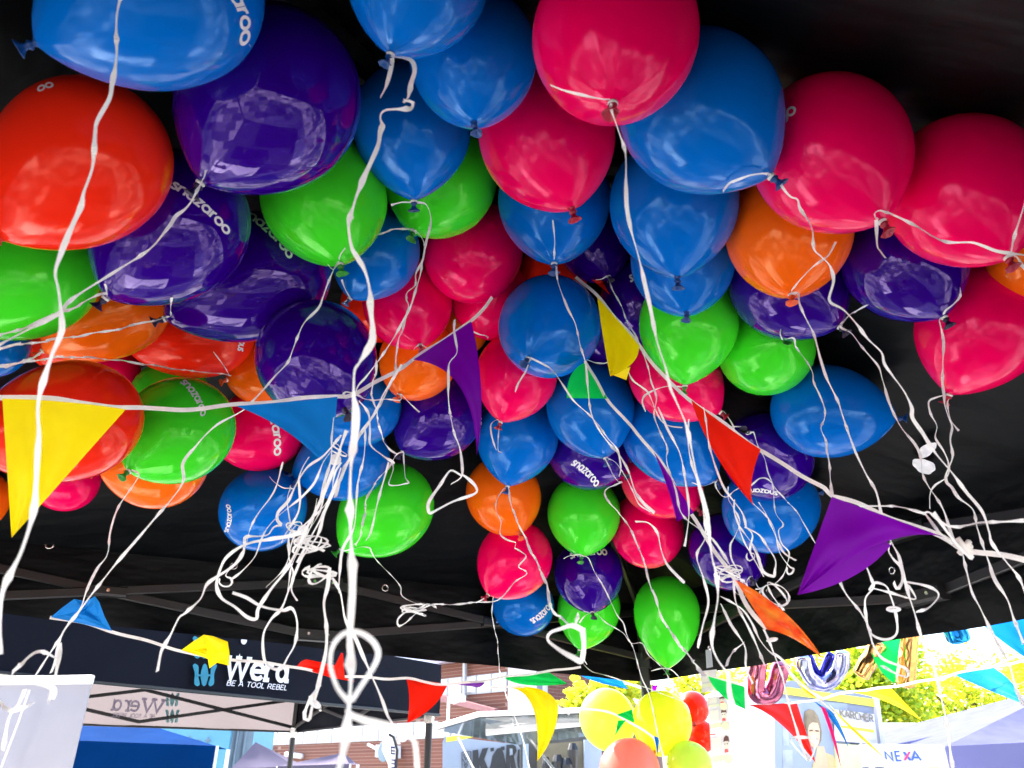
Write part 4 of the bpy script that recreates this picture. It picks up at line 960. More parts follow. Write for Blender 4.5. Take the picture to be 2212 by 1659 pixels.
for (P, Q, m_) in ((ga, GE, NAVY), (GE, GD, PINKG), (GD, gb, PINKG), (gb, ga, NAVY)):
    d = (Q-P).normalized(); n = Vector((d.y, -d.x, 0))
    if (P-gcen).dot(n) < 0: n = -n
    zt = 2.325
    vs, fs = wavy_panel(P, Q, 1.99, zt, n, 0.0, seed=P.x)
    va = mesh('valance', vs, fs, m_, gz, True)
    mb = MB(); mb.beam(P + Z3*1.985, Q + Z3*1.985, 0.018, 0.018); mb.build('hem', M_PLAST, va)
    if m_ is NAVY and P is ga: VFRONT = va
    if P is GD: VBACK = va
rt = gcen + Z3*2.85; vs = []; fs = []
ROOFC = mat('blue_black_roof', (0.05, 0.07, 0.12), rough=0.6, noise=0.12, nscale=3, bump=0.3, bscale=6, bdist=.03)
for a in range(4):
    P = GC[a]; Q = GC[(a+1) % 4]; b0 = len(vs)
    for i in range(9):
        for j in range(9):
            e = P + (Q-P)*(i/8) + Z3*2.325; p = e + (rt-e)*(j/8); p.z -= 0.05*math.sin(math.pi*j/8)*math.sin(math.pi*i/8)
            vs.append(p)
    fs += [(b0+i*9+j, b0+i*9+j+1, b0+i*9+j+10, b0+i*9+j+9) for i in range(8) for j in range(8)]
mesh('roof', vs, fs, ROOFC, gz, True)
for c in GC:
    cc = c + (gcen-c).normalized()*0.07
    m = MB(); m.beam((cc.x, cc.y, 0), (cc.x, cc.y, 2.3), 0.045, 0.045, Vector((0, 1, 0))); lg = m.build('leg', M_FRAME, gz)
    m = MB(); m.beam((cc.x, cc.y, 1.93), (cc.x, cc.y, 2.02), 0.07, 0.07, Vector((0, 1, 0))); m.build('bracket', M_STEEL, lg)
for a in range(4):
    P = GC[a] + (gcen-GC[a]).normalized()*0.07; Q = GC[(a+1) % 4] + (gcen-GC[(a+1) % 4]).normalized()*0.07
    for x0, x1, z0, z1 in ((0, .5, 2.28, 2.02), (0, .5, 2.02, 2.28), (.5, 1, 2.02, 2.28), (.5, 1, 2.28, 2.02)):
        m = MB(); m.beam(P+(Q-P)*x0+Z3*z0, P+(Q-P)*x1+Z3*z1, .02, .028); m.build('truss_bar', M_PLAST, gz)
    m = MB(); q = P+(Q-P)*.25+Z3*2.15; m.beam(q-(Q-P).normalized()*.03, q+(Q-P).normalized()*.03, .04, .04); m.build('bracket', M_STEEL, gz)
gw = Wall(ga, GE)
gw.text('lettering', 'W', 484, 1464, 536, 1467, 44, .27, M_PRINT, VFRONT, lift=.02)
gw.text('lettering', 'e12', 538, 1468, 624, 1473, 38, .26, M_PRINT, VFRONT, lift=.022)
gw.text('lettering', "BE A TOOL REBEL", 488, 1480, 618, 1491, 11, .14, M_PRINT, VFRONT, gap=.02, lift=.024, slant=.25)
def emblem(wall, x, y, sc, m_, parent, off, flip=1):
    for dy, s2 in ((0, 1), (-42, 1)):
        for k in (-1, 0, 1):
            m = MB(); pts = [];N_=16
            for i in range(N_+1):
                t = i/N_; yy = -17+34*t
                hw = (4.5+1.2*math.cos((t-.5)*6.28)) if k == 0 else (3.5 - 1.0*math.cos((t-.5)*6.28))
                cx_ = k*(12 + 3.5*(abs(2*t-1)**2)*(1 if t < .5 else -.6)) + flip*1.5*(0.5-t)
                end = math.sqrt(max(0, 1-(2*t-1)**8)); pts.append((cx_, yy, max(.6, hw*end)))
            poly = [(x+(a+h)*sc, y+(b+dy)*sc) for a, b, h in pts] + [(x+(a-h)*sc, y+(b+dy)*sc) for a, b, h in pts[::-1]]
            wall.poly(m, poly, .004, off); m.build('emblem', m_, parent)
        m = MB(); wall.poly(m, [(x-12*sc, y+(dy-1)*sc), (x+12*sc, y+(dy-1)*sc), (x+12*sc, y+(dy+2)*sc), (x-12*sc, y+(dy+2)*sc)], .004, off+.002); m.build('emblem', m_, parent)
emblem(gw, 442, 1458, 1.42, TEAL, VFRONT, .024)
gwb = Wall(gb, GD)
# the far valance's own print seen from inside, mirrored
def mirrored(txt, x0, y0, x1, y1, h, sw):
    A = gwb.at(x0, y0); B = gwb.at(x1, y1); sz = (gwb.at(x0, y0-h)-A).z; _, adv = strokes(txt)
    text_flat('lettering', txt, A, (B-A).normalized(), Z3, gwb.n, sz, sw, PALEW, VBACK, 0, (B-A).length/adv/sz, .02)
mirrored('W', 350, 1540, 300, 1537, 27, .2); mirrored('e12', 298, 1538, 235, 1534, 24, .2); mirrored('BE A TOOL REBEL', 332, 1552, 234, 1549, 8, .16)
emblem(gwb, 372, 1547, .85, PALET, VBACK, .02)
m = MB(); q = gw.at(527, 1384, .012); m.disc(q, gw.n, .02, .006); m.build('snap_button', M_WHITE, VFRONT)

# ---- white roll-up banner at the left
rb = empty('roll_up_banner', on_y(60, 1660, 2.9), "plain white roll-up banner with a metal top rail at the lower left corner", 'banner')
w = Wall(on_y(-80, 1500, 2.95), on_y(205, 1500, 2.9))
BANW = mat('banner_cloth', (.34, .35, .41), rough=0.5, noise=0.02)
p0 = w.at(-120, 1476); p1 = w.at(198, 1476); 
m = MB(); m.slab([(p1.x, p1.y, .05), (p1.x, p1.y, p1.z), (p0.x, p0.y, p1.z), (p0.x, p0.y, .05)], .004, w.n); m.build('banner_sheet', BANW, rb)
m = MB(); m.beam((p0.x, p0.y, p1.z+.012), (p1.x, p1.y, p1.z+.012), .02, .03); m.build('top_rail', mat('rail', (0.85, 0.85, 0.85), rough=.4), rb)
m = MB(); m.beam((p0.x, p0.y, .04), (p1.x, p1.y, .04), .12, .08); m.build('base', M_STEEL, rb)
m = MB(); m.tube([on_y(64, 1490, 2.86), on_y(40, 1560, 2.86), on_y(0, 1665, 2.86)], .004, 6); m.build('support_pole', M_WHITE, rb)

# ---- blue market tent
bt = empty('market_tent', on_y(320, 1659, 9), "blue market tent seen under the lettered gazebo, right of the white banner", 'tent')
BLUEF = mat('blue_fabric', (.001, .028, .12), rough=1.0, spec=0.02, noise=0.1, nscale=2, bump=.3, bscale=3, bdist=.05, transl=.15)
wb = Wall(on_y(150, 1620, 8.8), on_y(466, 1620, 9.2))
a0 = wb.at(120, 1598); a1 = wb.at(466, 1611); c1 = wb.at(120, 1650); c0 = wb.at(462, 1660)
m = MB(); m.slab([a0, a1, (a1.x, a1.y, c0.z), (a0.x, a0.y, c0.z-.02)], .02, wb.n); m.build('valance', BLUEF, bt)
bk = Vector((-.3, 1.3, 0)); pk = on_y(150, 1512, a1.y+.7)
m = MB()
for x, y in ((a0, a1), (a1, a1+bk), (a1+bk, a0+bk), (a0+bk, a0)): m.add([x, y, pk], [(0, 1, 2)])
m.build('roof', BLUEF, bt)
for c in (a0, a1, a0+bk, a1+bk):
    m = MB(); m.beam((c.x, c.y+.03, 0), (c.x, c.y+.03, c.z), .04, .04, Vector((0, 1, 0))); m.build('leg', M_WHITE, bt)

# ---- light blue toilet container and grey container
wc = Wall(on_y(340, 1620, 13), on_y(502, 1620, 13))
LB = mat('light_blue_sheet', (.09, .30, .42), rough=0.5, noise=.03); GS = mat('grey_sheet', (.12, .18, .22), rough=0.5, noise=.06)
tc_ = empty('toilet_container', on_y(425, 1659, 13), "light blue container with thin dark lettering behind the blue market tent", 'container')
def block(wall, x0, x1, ytop, depth, m_, parent, name, zb=0.0):
    A = wall.at(x0, ytop); B = wall.at(x1, ytop); A = Vector((A.x, A.y, zb)); zt = wall.at(x0, ytop).z; B.z = zb
    mb = MB(); b = -wall.n*depth
    V = [A, B, B+b, A+b]; mb.add(V + [v+Z3*(zt-zb) for v in V], [(0, 3, 2, 1), (4, 5, 6, 7), (0, 1, 5, 4), (1, 2, 6, 5), (2, 3, 7, 6), (3, 0, 4, 7)])
    return mb.build(name, m_, parent)
bw_ = block(wc, 300, 502, 1560, 2.4, LB, tc_, 'wall')
wc.text('lettering', 'ilet', 390, 1616, 458, 1618, 19, .16, GS, bw_, gap=.12, lift=.02)
wg = Wall(on_y(502, 1620, 13.1), on_y(552, 1620, 13.3))
gc_ = empty('container', on_y(525, 1659, 13), "narrow dark grey metal container right of the light blue one", 'container')
gwall = block(wg, 503, 552, 1560, 2.4, GS, gc_, 'wall')
for x in (518, 535):
    m = MB(); A = wg.at(x, 1560, .03); m.beam((A.x, A.y, 0), (A.x, A.y, A.z), .03, .05, Vector((0, 1, 0))); m.build('rib', GS, gwall)

# ---- pale tent roofs low behind
LAV = mat('pale_lilac_fabric', (.16, .14, .19), rough=1.0, spec=0.02, noise=.05, nscale=1, bump=.15, bscale=3, transl=.3)
LAV2 = mat('lilac_fabric', (.19, .20, .40), rough=1.0, spec=0.02, noise=.05, nscale=1, bump=.3, bscale=2.5, bdist=.05, transl=.3)
def tent_roof(label, peak, l, r, lowl, lowr, Y, m_, depth=3.0, name='market_tent', rm=None):
    """pyramid tent given by picture points of its ridge and eave corners"""
    pk = on_y(*peak, Y+depth*.5); A = on_y(*l, Y); B = on_y(*r, Y); e = empty(name, on_y((l[0]+r[0])/2, 1659, Y), label, 'tent')
    e.location.z = 0; bk = Vector((0, depth, 0)); mb = MB()
    for x, y in ((A, B), (B, B+bk), (B+bk, A+bk), (A+bk, A)):
        n_ = 6; vs = [x+(y-x)*(i/n_) + (pk-(x+(y-x)*(i/n_)))*(j/n_) - Z3*.04*math.sin(math.pi*j/n_)*math.sin(math.pi*i/n_) for i in range(n_+1) for j in range(n_+1)]
        mb.add(vs, [(i*7+j, i*7+j+1, i*7+j+8, i*7+j+7) for i in range(n_) for j in range(n_)])
    mb.build('roof', rm or m_, e, True)
    zl = on_y(*lowl, Y).z; zr = on_y(*lowr, Y).z
    mb = MB(); mb.slab([A, B, (B.x, B.y, zr), (A.x, A.y, zl)], .015, Vector((0, -1, 0))); mb.build('valance', m_, e)
    for c, z in ((A, A.z), (B, B.z), (A+bk, A.z), (B+bk, B.z)):
        mb = MB(); mb.beam((c.x, c.y+.03, 0), (c.x, c.y+.03, z), .04, .04, Vector((0, 1, 0))); mb.build('leg', M_WHITE, e)
tent_roof("pale lilac tent top with a pointed roof low behind the gazebo's far leg", (552, 1603), (500, 1660), (640, 1656), (500, 1700), (640, 1700), 12, LAV, .6)
tent_roof("flat pale lilac tent roof low behind the thick white ribbon", (742, 1626), (600, 1655), (754, 1650), (600, 1700), (754, 1700), 11, LAV, .6)
tent_roof("large lilac tent in the lower right corner beside the white sign", (2330, 1470), (2042, 1612), (2500, 1590), (2040, 1700), (2500, 1700), 5.2, LAV2, 3, rm=mat('lilac_fabric_sun_dimmed', (.075, .08, .17), rough=1.0, spec=.02, bump=.3, bscale=2.5, bdist=.05))  # roof gets a copy of the lilac, darkened to offset the sun on it

# ---- brick building
BRICK = bpy.data.materials.new('brick'); BRICK.use_nodes = True
_N = BRICK.node_tree.nodes; _L = BRICK.node_tree.links
_tc = _N.new('ShaderNodeTexCoord'); _sp = _N.new('ShaderNodeSeparateXYZ'); _cb = _N.new('ShaderNodeCombineXYZ'); _ad = _N.new('ShaderNodeMath')
_br = _N.new('ShaderNodeTexBrick'); _br.inputs['Scale'].default_value = 3.0; _br.inputs['Color1'].default_value = (.16, .055, .034, 1); _br.inputs['Color2'].default_value = (.125, .04, .025, 1)
_br.inputs['Mortar'].default_value = (.26, .16, .12, 1); _br.inputs['Mortar Size'].default_value = .03; _br.inputs['Brick Width'].default_value = 2.2; _br.inputs['Row Height'].default_value = .42
_L.new(_tc.outputs['Object'], _sp.inputs[0]); _L.new(_sp.outputs[0], _ad.inputs[0]); _L.new(_sp.outputs[1], _ad.inputs[1]); _L.new(_ad.outputs[0], _cb.inputs[0]); _L.new(_sp.outputs[2], _cb.inputs[1])
_L.new(_cb.outputs[0], _br.inputs['Vector']); _L.new(_br.outputs[0], _N['Principled BSDF'].inputs['Base Color']); _N['Principled BSDF'].inputs['Roughness'].default_value = .85
CONC = mat('grey_render', (.17, .16, .195), rough=.8, noise=.06, nscale=.6); FASC = mat('fascia', (.33, .29, .34), rough=.7); WINF = mat('window_frame', (.36, .36, .36), rough=.5)
GLASS = mat('window_glass', (0.84, 0.85, 0.85), rough=.12, spec=.8, noise=.3, nscale=.5); RUST = mat('brown_fascia', (0.28, 0.12, 0.12), rough=.7)
L0 = on_y(1097, 1453, 33); L1 = on_y(950, 1469, 33); zt_ = L0.z
L1 = on_z(950, 1469, zt_); LW = Wall((L0.x, L0.y, 0), (L1.x, L1.y, 0))
R0 = on_y(1160, 1453, 33); R1 = on_z(1254, 1506, R0.z); RW = Wall((R0.x, R0.y, 0), (R1.x, R1.y, 0))
bb = empty('brick_building', (L0.x, L0.y, 0), "two storey brick building with window bands and a grey rendered tower between its wings", 'building')
def zpx(wall, x, y): return wall.at(x, y).z
def band(wall, x0, x1, z0, z1, thick, off, m_, name, parent):
    A = wall.at(x0, 1500); B = wall.at(x1, 1500); o = wall.n*off; A.z = B.z = 0
    mb = MB(); mb.slab([A+o+Z3*z0, B+o+Z3*z0, B+o+Z3*z1, A+o+Z3*z1] if (B-A).cross(Z3).dot(wall.n) > 0 else [B+o+Z3*z0, A+o+Z3*z0, A+o+Z3*z1, B+o+Z3*z1], thick, wall.n)
    return mb.build(name, m_, parent)
zA = zpx(LW, 1000, 1430); zB = zpx(LW, 1000, 1462); zC = zpx(LW, 1000, 1502); zTop = zpx(LW, 900, 1400)+.3
wl = band(LW, 1097, 300, 0, zA, 6, 0, BRICK, 'wall', bb)
ro = band(LW, 1097, 300, zA+.003, zA+.95, 6.5, .5, FASC, 'roof', bb)
def windows(wall, x0, x1, z0, z1, n, parent, off=.0, frame=True):
    A = wall.at(x0, 1500); B = wall.at(x1, 1500); A.z = B.z = 0; d = (B-A)/n
    for i in range(n):
        a = A + d*i + wall.n*(off+.04); b = a + d*.97
        q = [a+Z3*z0, b+Z3*z0, b+Z3*z1, a+Z3*z1]
        if (q[1]-q[0]).cross(q[2]-q[0]).dot(wall.n) < 0: q = q[::-1]
        mb = MB(); mb.slab(q, .08, wall.n); wf = mb.build('window', WINF, parent)
        c = sum((Vector(v) for v in q), Vector())/4
        q2 = [c + (v-c)*.82 + wall.n*.012 + Z3*(0.02) for v in q]; q2 = [Vector((p.x, p.y, p.z)) for p in q2]
        mb = MB(); mb.slab(q2, .01, wall.n); mb.build('pane', GLASS, wf)
windows(LW, 1096, 780, zC, zB, 11, bb)
zD = zpx(LW, 850, 1566); zE = zpx(LW, 850, 1602)
windows(LW, 1020, 560, zpx(LW, 850, 1599), zpx(LW, 850, 1563), 14, bb)
# lean-to parapet and pipe
m = MB(); LW.poly(m, [(945, 1510), (1072, 1540), (1072, 1560), (945, 1560)], .3, .6); m.build('wall', BRICK, bb)
m = MB(); LW.poly(m, [(945, 1499), (1068, 1531), (1068, 1543), (945, 1514)], .35, .64); m.build('fascia', RUST, bb)
m = MB(); m.beam(LW.at(1004, 1405, .2), LW.at(1004, 1508, .2), .16, .16, LW.u); m.build('rain_pipe', WINF, bb)
# tower
m = MB(); A = LW.at(1097, 1500, .5); B = RW.at(1160, 1500, .5); A.z = B.z = 0; bk = Vector((.5, 5, 0))
V = [A, B, B+bk, A+bk]; m.add(V+[v+Z3*11 for v in V], [(0, 3, 2, 1), (4, 5, 6, 7), (0, 1, 5, 4), (1, 2, 6, 5), (2, 3, 7, 6), (3, 0, 4, 7)]); m.build('tower', CONC, bb)
zR = R0.z; zRb = zpx(RW, 1180, 1502)
band(RW, 1160, 1420, 0, zR+2.2, .3, 0, BRICK, 'wall', bb)
windows(RW, 1168, 1330, zRb, zR, 12, bb)
band(RW, 1165, 1330, zR+.08, zR+.22, .1, .12, WINF, 'gutter', bb)
# street lamp and air conditioner on the wall
LMP = mat('lamp_grey', (0.85, 0.85, 0.85), rough=.4)
e = empty('street_lamp', Vector(on_y(966, 1600, 20)), "grey double headed street lamp before the brown fascia of the brick building", 'lamp'); e.location.z = 0
pt = on_y(972, 1513, 20)
m = MB(); m.tube([(pt.x-.03, pt.y, 0), (pt.x-.03, pt.y, pt.z)], .035, 8); m.build('pole', LMP, e)
m = MB(); m.tube([on_y(968, 1511, 20), on_y(980, 1510, 19.95), on_y(996, 1508, 19.9), on_y(1001, 1515, 19.9)], [.05, .12, .09, .03], 8); m.build('lamp_head', LMP, e)
m = MB(); m.tube([on_y(985, 1510, 20), on_y(992, 1505, 20), on_y(1002, 1506, 20), on_y(1004, 1516, 20)], [.04, .05, .05, .03], 8); m.build('lamp_head', LMP, e)
e = empty('air_conditioner', LW.at(825, 1637, .4), "white air conditioner box with a round grille hung on the brick wall", 'air conditioner')
m = MB(); LW.poly(m, [(812, 1609), (839, 1610), (839, 1638), (810, 1635)], .7, .8); m.build('case', M_WHITE, e)
m = MB(); q = LW.at(829, 1623, .82); m.disc(q, LW.n, .42, .03, 20); m.build('grille', GS, e)
m = MB(); m.beam(LW.at(795, 1608, .5), LW.at(812, 1617, .5), .1, .1); m.build('bracket', M_WHITE, e)
for x0, y0, x1, y1, lb in ((562, 1623, 590, 1627, "short white lamp tube on the brick wall left of the gazebo's far leg"), (618, 1629, 652, 1634, "short white lamp tube on the brick wall right of the gazebo's far leg")):
    m = MB(); m.tube([LW.at(x0, y0, .2), LW.at(x1, y1, .2)], .12, 8); tag(m.build('wall_lamp', M_WHITE, None, True, origin=LW.at(x0, y0, .2)), lb, 'lamp', 'lamp tubes on the brick wall')
# ---- feather flag
e = empty('feather_flag', on_y(845, 1659, 8), "tall white feather flag with dark letters in front of the brick wall", 'flag'); e.location.z = 0
w = Wall(on_y(820, 1620, 8), on_y(860, 1620, 8))
m = MB(); w.poly(m, [(830, 1586), (846, 1588), (855, 1600), (857, 1690), (842, 1690), (838, 1650), (825, 1620), (826, 1606)], .01, 0); fl = m.build('flag_cloth', mat('white_cloth', (0.85, 0.85, 0.85), rough=.7, transl=.3), e)
m = MB(); q = w.at(858, 1620); m.tube([(q.x, q.y, 0), (q.x, q.y, q.z), w.at(850, 1592), w.at(840, 1586)], .012, 8); m.build('pole', M_PLAST, e)
w.text('lettering', 'E', 853, 1638, 853.5, 1618, 9, .3, mat('navy_print', (0.02, 0.03, 0.12)), fl, lift=.004) if False else None
PNV = mat('navy_print', (0.02, 0.03, 0.12), rough=.5)
m = MB()
for ys in ((1612, 1616), (1620, 1623), (1626, 1629)): w.poly(m, [(844, ys[0]), (853, ys[0]+1), (853, ys[1]+1), (844, ys[1])], .004, .008)
w.poly(m, [(844, 1612), (846, 1612), (846, 1629), (844, 1629)], .004, .010)
m.build('letter', PNV, fl)
m = MB()
for ys in ((1640, 1643), (1648, 1651), (1656, 1659)): w.poly(m, [(845, ys[0]), (854, ys[0]+1), (854, ys[1]+1), (845, ys[1])], .004, .008)
w.poly(m, [(852, 1640), (854, 1640), (854, 1660), (852, 1660)], .004, .010)
m.build('letter', PNV, fl)

# ---- white sales trailer with raised hatch
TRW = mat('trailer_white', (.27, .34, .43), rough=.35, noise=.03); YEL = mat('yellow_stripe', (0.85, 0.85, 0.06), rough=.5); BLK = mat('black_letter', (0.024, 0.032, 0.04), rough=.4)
e = empty('sales_trailer', on_y(1050, 1659, 9), "white sales trailer with huge black lettering, a yellow corner stripe and a raised glossy hatch", 'trailer'); e.location.z = 0
w = Wall(on_y(958, 1620, 9.2), on_y(1120, 1620, 9.2)) 
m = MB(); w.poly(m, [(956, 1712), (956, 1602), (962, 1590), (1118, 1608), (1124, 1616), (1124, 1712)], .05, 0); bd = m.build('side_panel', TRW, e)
m = MB(); w.poly(m, [(964, 1598), (964, 1593), (985, 1589), (1023, 1592), (998, 1597), (964, 1603)], .004, .008); m.build('stripe', YEL, bd)
def big(poly):
    m = MB(); w.poly(m, poly, .006, .010 + .0006*len(poly)); m.build('letter', BLK, bd)
# K, A with dots, R, C as heavy shapes
big([(1021, 1621), (1033, 1619), (1034, 1640), (1042, 1617), (1055, 1615), (1046, 1640), (1060, 1675), (1045, 1675), (1036, 1652), (1034, 1675), (1021, 1675)])
big([(1064, 1632), (1074, 1617), (1084, 1615), (1088, 1628), (1098, 1675), (1084, 1675), (1081, 1662), (1072, 1662), (1068, 1675), (1055, 1675)])
big([(1059, 1616), (1067, 1615), (1067, 1622), (1060, 1624)]); big([(1082, 1613), (1090, 1612), (1090, 1620), (1082, 1621)])
big([(1094, 1609), (1108, 1608), (1114, 1612), (1116, 1622), (1110, 1634), (1118, 1675), (1106, 1675), (1103, 1648), (1100, 1675), (1092, 1675)])
m = MB(); w.poly(m, [(1101, 1617), (1107, 1617), (1108, 1630), (1101, 1632)], .004, .03); m.build('letter_counter', TRW, bd)
big([(1119, 1620), (1123, 1618), (1123, 1665), (1118, 1655), (1117, 1640)])
m = MB()
for a, b2 in (((998, 1625), (1017, 1623)), ((1017, 1623), (1017, 1675)), ((998, 1625), (998, 1675)), ((1001, 1630), (1012, 1629)), ((1001, 1630), (1006, 1642)), ((1012, 1629), (1006, 1642)), ((999, 1639), (1006, 1652)), ((1014, 1639), (1006, 1652)), ((1002, 1650), (1006, 1660)), ((1011, 1650), (1006, 1660))):
    m.beam(w.at(*a, .012), w.at(*b2, .012), .006, .012, w.n)
m.build('emblem', BLK, bd)
# hatch: glossy underside, white rim
HG = mat('hatch_underside', (0.1, 0.14, 0.15), rough=.12, spec=.8, noise=.5, nscale=1.4)
h0 = on_z(942, 1577, 2.62+0.0); 
hz = on_y(944, 1576, 7.2).z
H = [on_z(942, 1577, hz), on_z(1036, 1550, hz), on_z(1300, 1532, hz), on_z(1300, 1600, hz+.0)]
P1 = on_y(942, 1578, 8.3); P2 = on_y(1036, 1551, 7.6); P3 = on_y(1285, 1541, 7.4); P4 = on_y(1285, 1588, 9.1); P5 = on_y(1120, 1609, 9.15)
m = MB(); m.add([P1, P2, P3, P4, P5], [(0, 1, 2, 3, 4)]); m.slab([P+Z3*.05 for P in (P1, P2, P3, P4, P5)], .045, Z3); m.build('hatch', HG, e)
m = MB(); 
for a, b2 in ((P1, P2), (P2, P3)): m.beam(a+Z3*.03, b2+Z3*.03, .04, .045)
m.build('hatch_rim', M_WHITE, e)
for q in (((1030, 1560), (1108, 1565)), ((1038, 1568), (1150, 1555)), ((1050, 1575), (1285, 1553)), ((1050, 1583), (1285, 1560))):
    m = MB(); m.beam(on_y(*q[0], 8.2), on_y(*q[1], 8.0), .05, .05); m.build('hatch_arm', M_WHITE, e)
m = MB(); m.tube([on_y(990, 1594, 8.6), on_y(1023, 1659, 8.3)], .012, 6); m.build('gas_strut', M_STEEL, e)
m = MB(); m.tube([on_y(1140, 1590, 8.2), on_y(1198, 1664, 7.6)], .014, 6); m.build('gas_strut', M_STEEL, e)
# interior
DK = mat('dark_interior', (0.07, 0.068, 0.06), rough=.6, noise=.4, nscale=2); TAN = mat('tan_wall', (0.2, 0.17, 0.1), rough=.7)
w2 = Wall(on_y(1130, 1620, 10.2), on_y(1300, 1620, 10.2))
m = MB(); w2.poly(m, [(1120, 1590), (1305, 1580), (1305, 1720), (1120, 1720)], .05, 0); bwk = m.build('back_wall', DK, e)
m = MB(); w2.poly(m, [(1160, 1608), (1262, 1600), (1262, 1720), (1160, 1720)], .02, .04); m.build('inner_panel', TAN, bwk)
for x, y, r in ((1205, 1655, 14), (1238, 1630, 13), (1225, 1662, 16), (1180, 1660, 10)):
    m = MB(); q = w2.at(x, y, .3); m.tube([q-Z3*.14, q-Z3*.02, q+Z3*.05, q+Z3*.12], [r*.004, r*.005, r*.005, r*.003], 10); m.beam(q-Z3*.14, q-Z3*.5, .05, .05, Vector((0, 1, 0))); m.build('stored_item', M_PLAST, bwk)
m = MB(); w2.poly(m, [(1130, 1606), (1142, 1606), (1142, 1720), (1130, 1720)], .1, .15); m.build('door_post', TRW, e)
m = MB(); w2.poly(m, [(1262, 1598), (1300, 1594), (1300, 1720), (1262, 1720)], .1, .15); m.build('door_post', TRW, e)

# ---- trees
BARK = mat('bark', (0.12, 0.09, 0.06), rough=.9, bump=.5, bscale=20)
LEAF = [mat('leaf_yellow', (0.44, 0.48, 0.024), rough=.5, noise=.3, nscale=3, transl=.5, tcol=(0.85, 0.85, 0.04)), mat('leaf_green', (0.2, 0.3, 0.024), rough=.5, noise=.3, nscale=3, transl=.45, tcol=(0.5, 0.72, 0.04))]
def tree(label, base, clusters, leaf_n, size, seed, split=.55):
    rnd = random.Random(seed); e = empty('tree', base, label, 'tree', 'trees behind the stands')
    top = sum((c for c, r in clusters), Vector())/len(clusters)
    m = MB(); b0 = Vector(base)
    m.tube([b0, b0+(top-b0)*.4+Vector((.1, 0, 0)), b0+(top-b0)*.8, top], [.25, .19, .13, .05], 10)
    tr = m.build('trunk', BARK, e, True)
    for c, r in clusters:
        m = MB(); s = b0 + (top-b0)*rnd.uniform(.35, .8); m.tube([s, (s+c)/2 + Vector((0, 0, .2)), c], [.08, .05, .02], 6); m.build('limb', BARK, tr, True)
    for mi in (0, 1):
        mb = MB(); V = []; F = []
        for c, r in clusters:
            for _ in range(int(leaf_n*(split if mi == 0 else 1-split))):
                d = Vector((rnd.gauss(0, 1), rnd.gauss(0, 1), rnd.gauss(0, 1))).normalized()
                rr_ = r*(rnd.random()**.45)*(0.68+.5*math.sin(d.x*7+c.x*3+seed)*math.sin(d.z*6+c.z*2)*1.0)
                p = c + Vector((d.x, d.y, d.z*.85))*rr_
                a = Vector((rnd.gauss(0, 1), rnd.gauss(0, 1), rnd.gauss(0, .6))).normalized(); b_ = a.cross(Vector((rnd.gauss(0, 1), rnd.gauss(0, 1), rnd.gauss(0, 1)))).normalized()
                s = size*rnd.uniform(.5, 1.2); k = len(V)
                V += [p-a*s, p+b_*s*.55, p+a*s, p-b_*s*.55]; F.append((k, k+1, k+2, k+3))
        mesh('crown', V, F, LEAF[mi], e)
def cl(px, py, Y, r): return (on_y(px, py, Y), r)
tree("tall yellow-green tree behind the gold foil balloons and yellow pennant", (6.3, 15, 0), [cl(1700, 1480, 15, .8), cl(1830, 1430, 15, 1.3), cl(1900, 1480, 15, 1.1), cl(1940, 1530, 15, .75), cl(1780, 1490, 15.5, 1.1), cl(1920, 1420, 15, .8), cl(1860, 1390, 15.5, 1.1)], 2300, .06, 1, .5)
tree("yellow-green tree with sky showing through above the white sign with blue and red letters", (10.5, 16, 0), [cl(2010, 1530, 16, 1.3), cl(2080, 1490, 16, 1.2), cl(2040, 1580, 16, .9), cl(2130, 1520, 16, 1.2), cl(2000, 1590, 16, .7), cl(2060, 1450, 16.5, .7), cl(2180, 1480, 16.5, .9), cl(1990, 1480, 16, .55)], 850, .055, 2, .75)
tree("small tree at the right frame edge above the lilac tent", (14, 17, 0), [cl(2190, 1540, 17, .9), cl(2240, 1470, 17, 1.2), cl(2200, 1450, 17, .6)], 850, .055, 3, .75)
tree("small bright tree between the brick building and the sunlit balloons", (2.6, 17, 0), [cl(1275, 1505, 17, .55), cl(1250, 1530, 17, .4), cl(1330, 1485, 17, .6), cl(1300, 1520, 17, .5), cl(1365, 1475, 17.5, .5)], 2600, .055, 4, .8)
tree("sparse bright tree right of the corner pole behind the face cards", (5.0, 19, 0), [cl(1510, 1500, 19, 1.0), cl(1560, 1470, 19, .9), cl(1650, 1475, 19, .9), cl(1480, 1480, 19, .5)], 800, .06, 5, .85)

# ---- booth with yellow bands and poster
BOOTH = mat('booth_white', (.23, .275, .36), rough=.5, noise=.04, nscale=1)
e = empty('booth_wall', on_y(1780, 1659, 6.2), "tall pale booth wall with two bright yellow bands along its top", 'booth'); e.location.z = 0
w = Wall(on_y(1676, 1600, 5.9), on_y(1895, 1600, 6.4))
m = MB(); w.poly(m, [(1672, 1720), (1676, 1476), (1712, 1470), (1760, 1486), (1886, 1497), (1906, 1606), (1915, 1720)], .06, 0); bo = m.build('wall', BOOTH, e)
m = MB(); w.poly(m, [(1671, 1496), (1672, 1488), (1700, 1484), (1888, 1510), (1890, 1527), (1800, 1514)], .006, .012); m.build('yellow_band', YEL, bo)
m = MB(); w.poly(m, [(1890, 1500), (1898, 1502), (1912, 1606), (1903, 1607)], .05, .03); m.build('edge_strip', M_WHITE, bo)
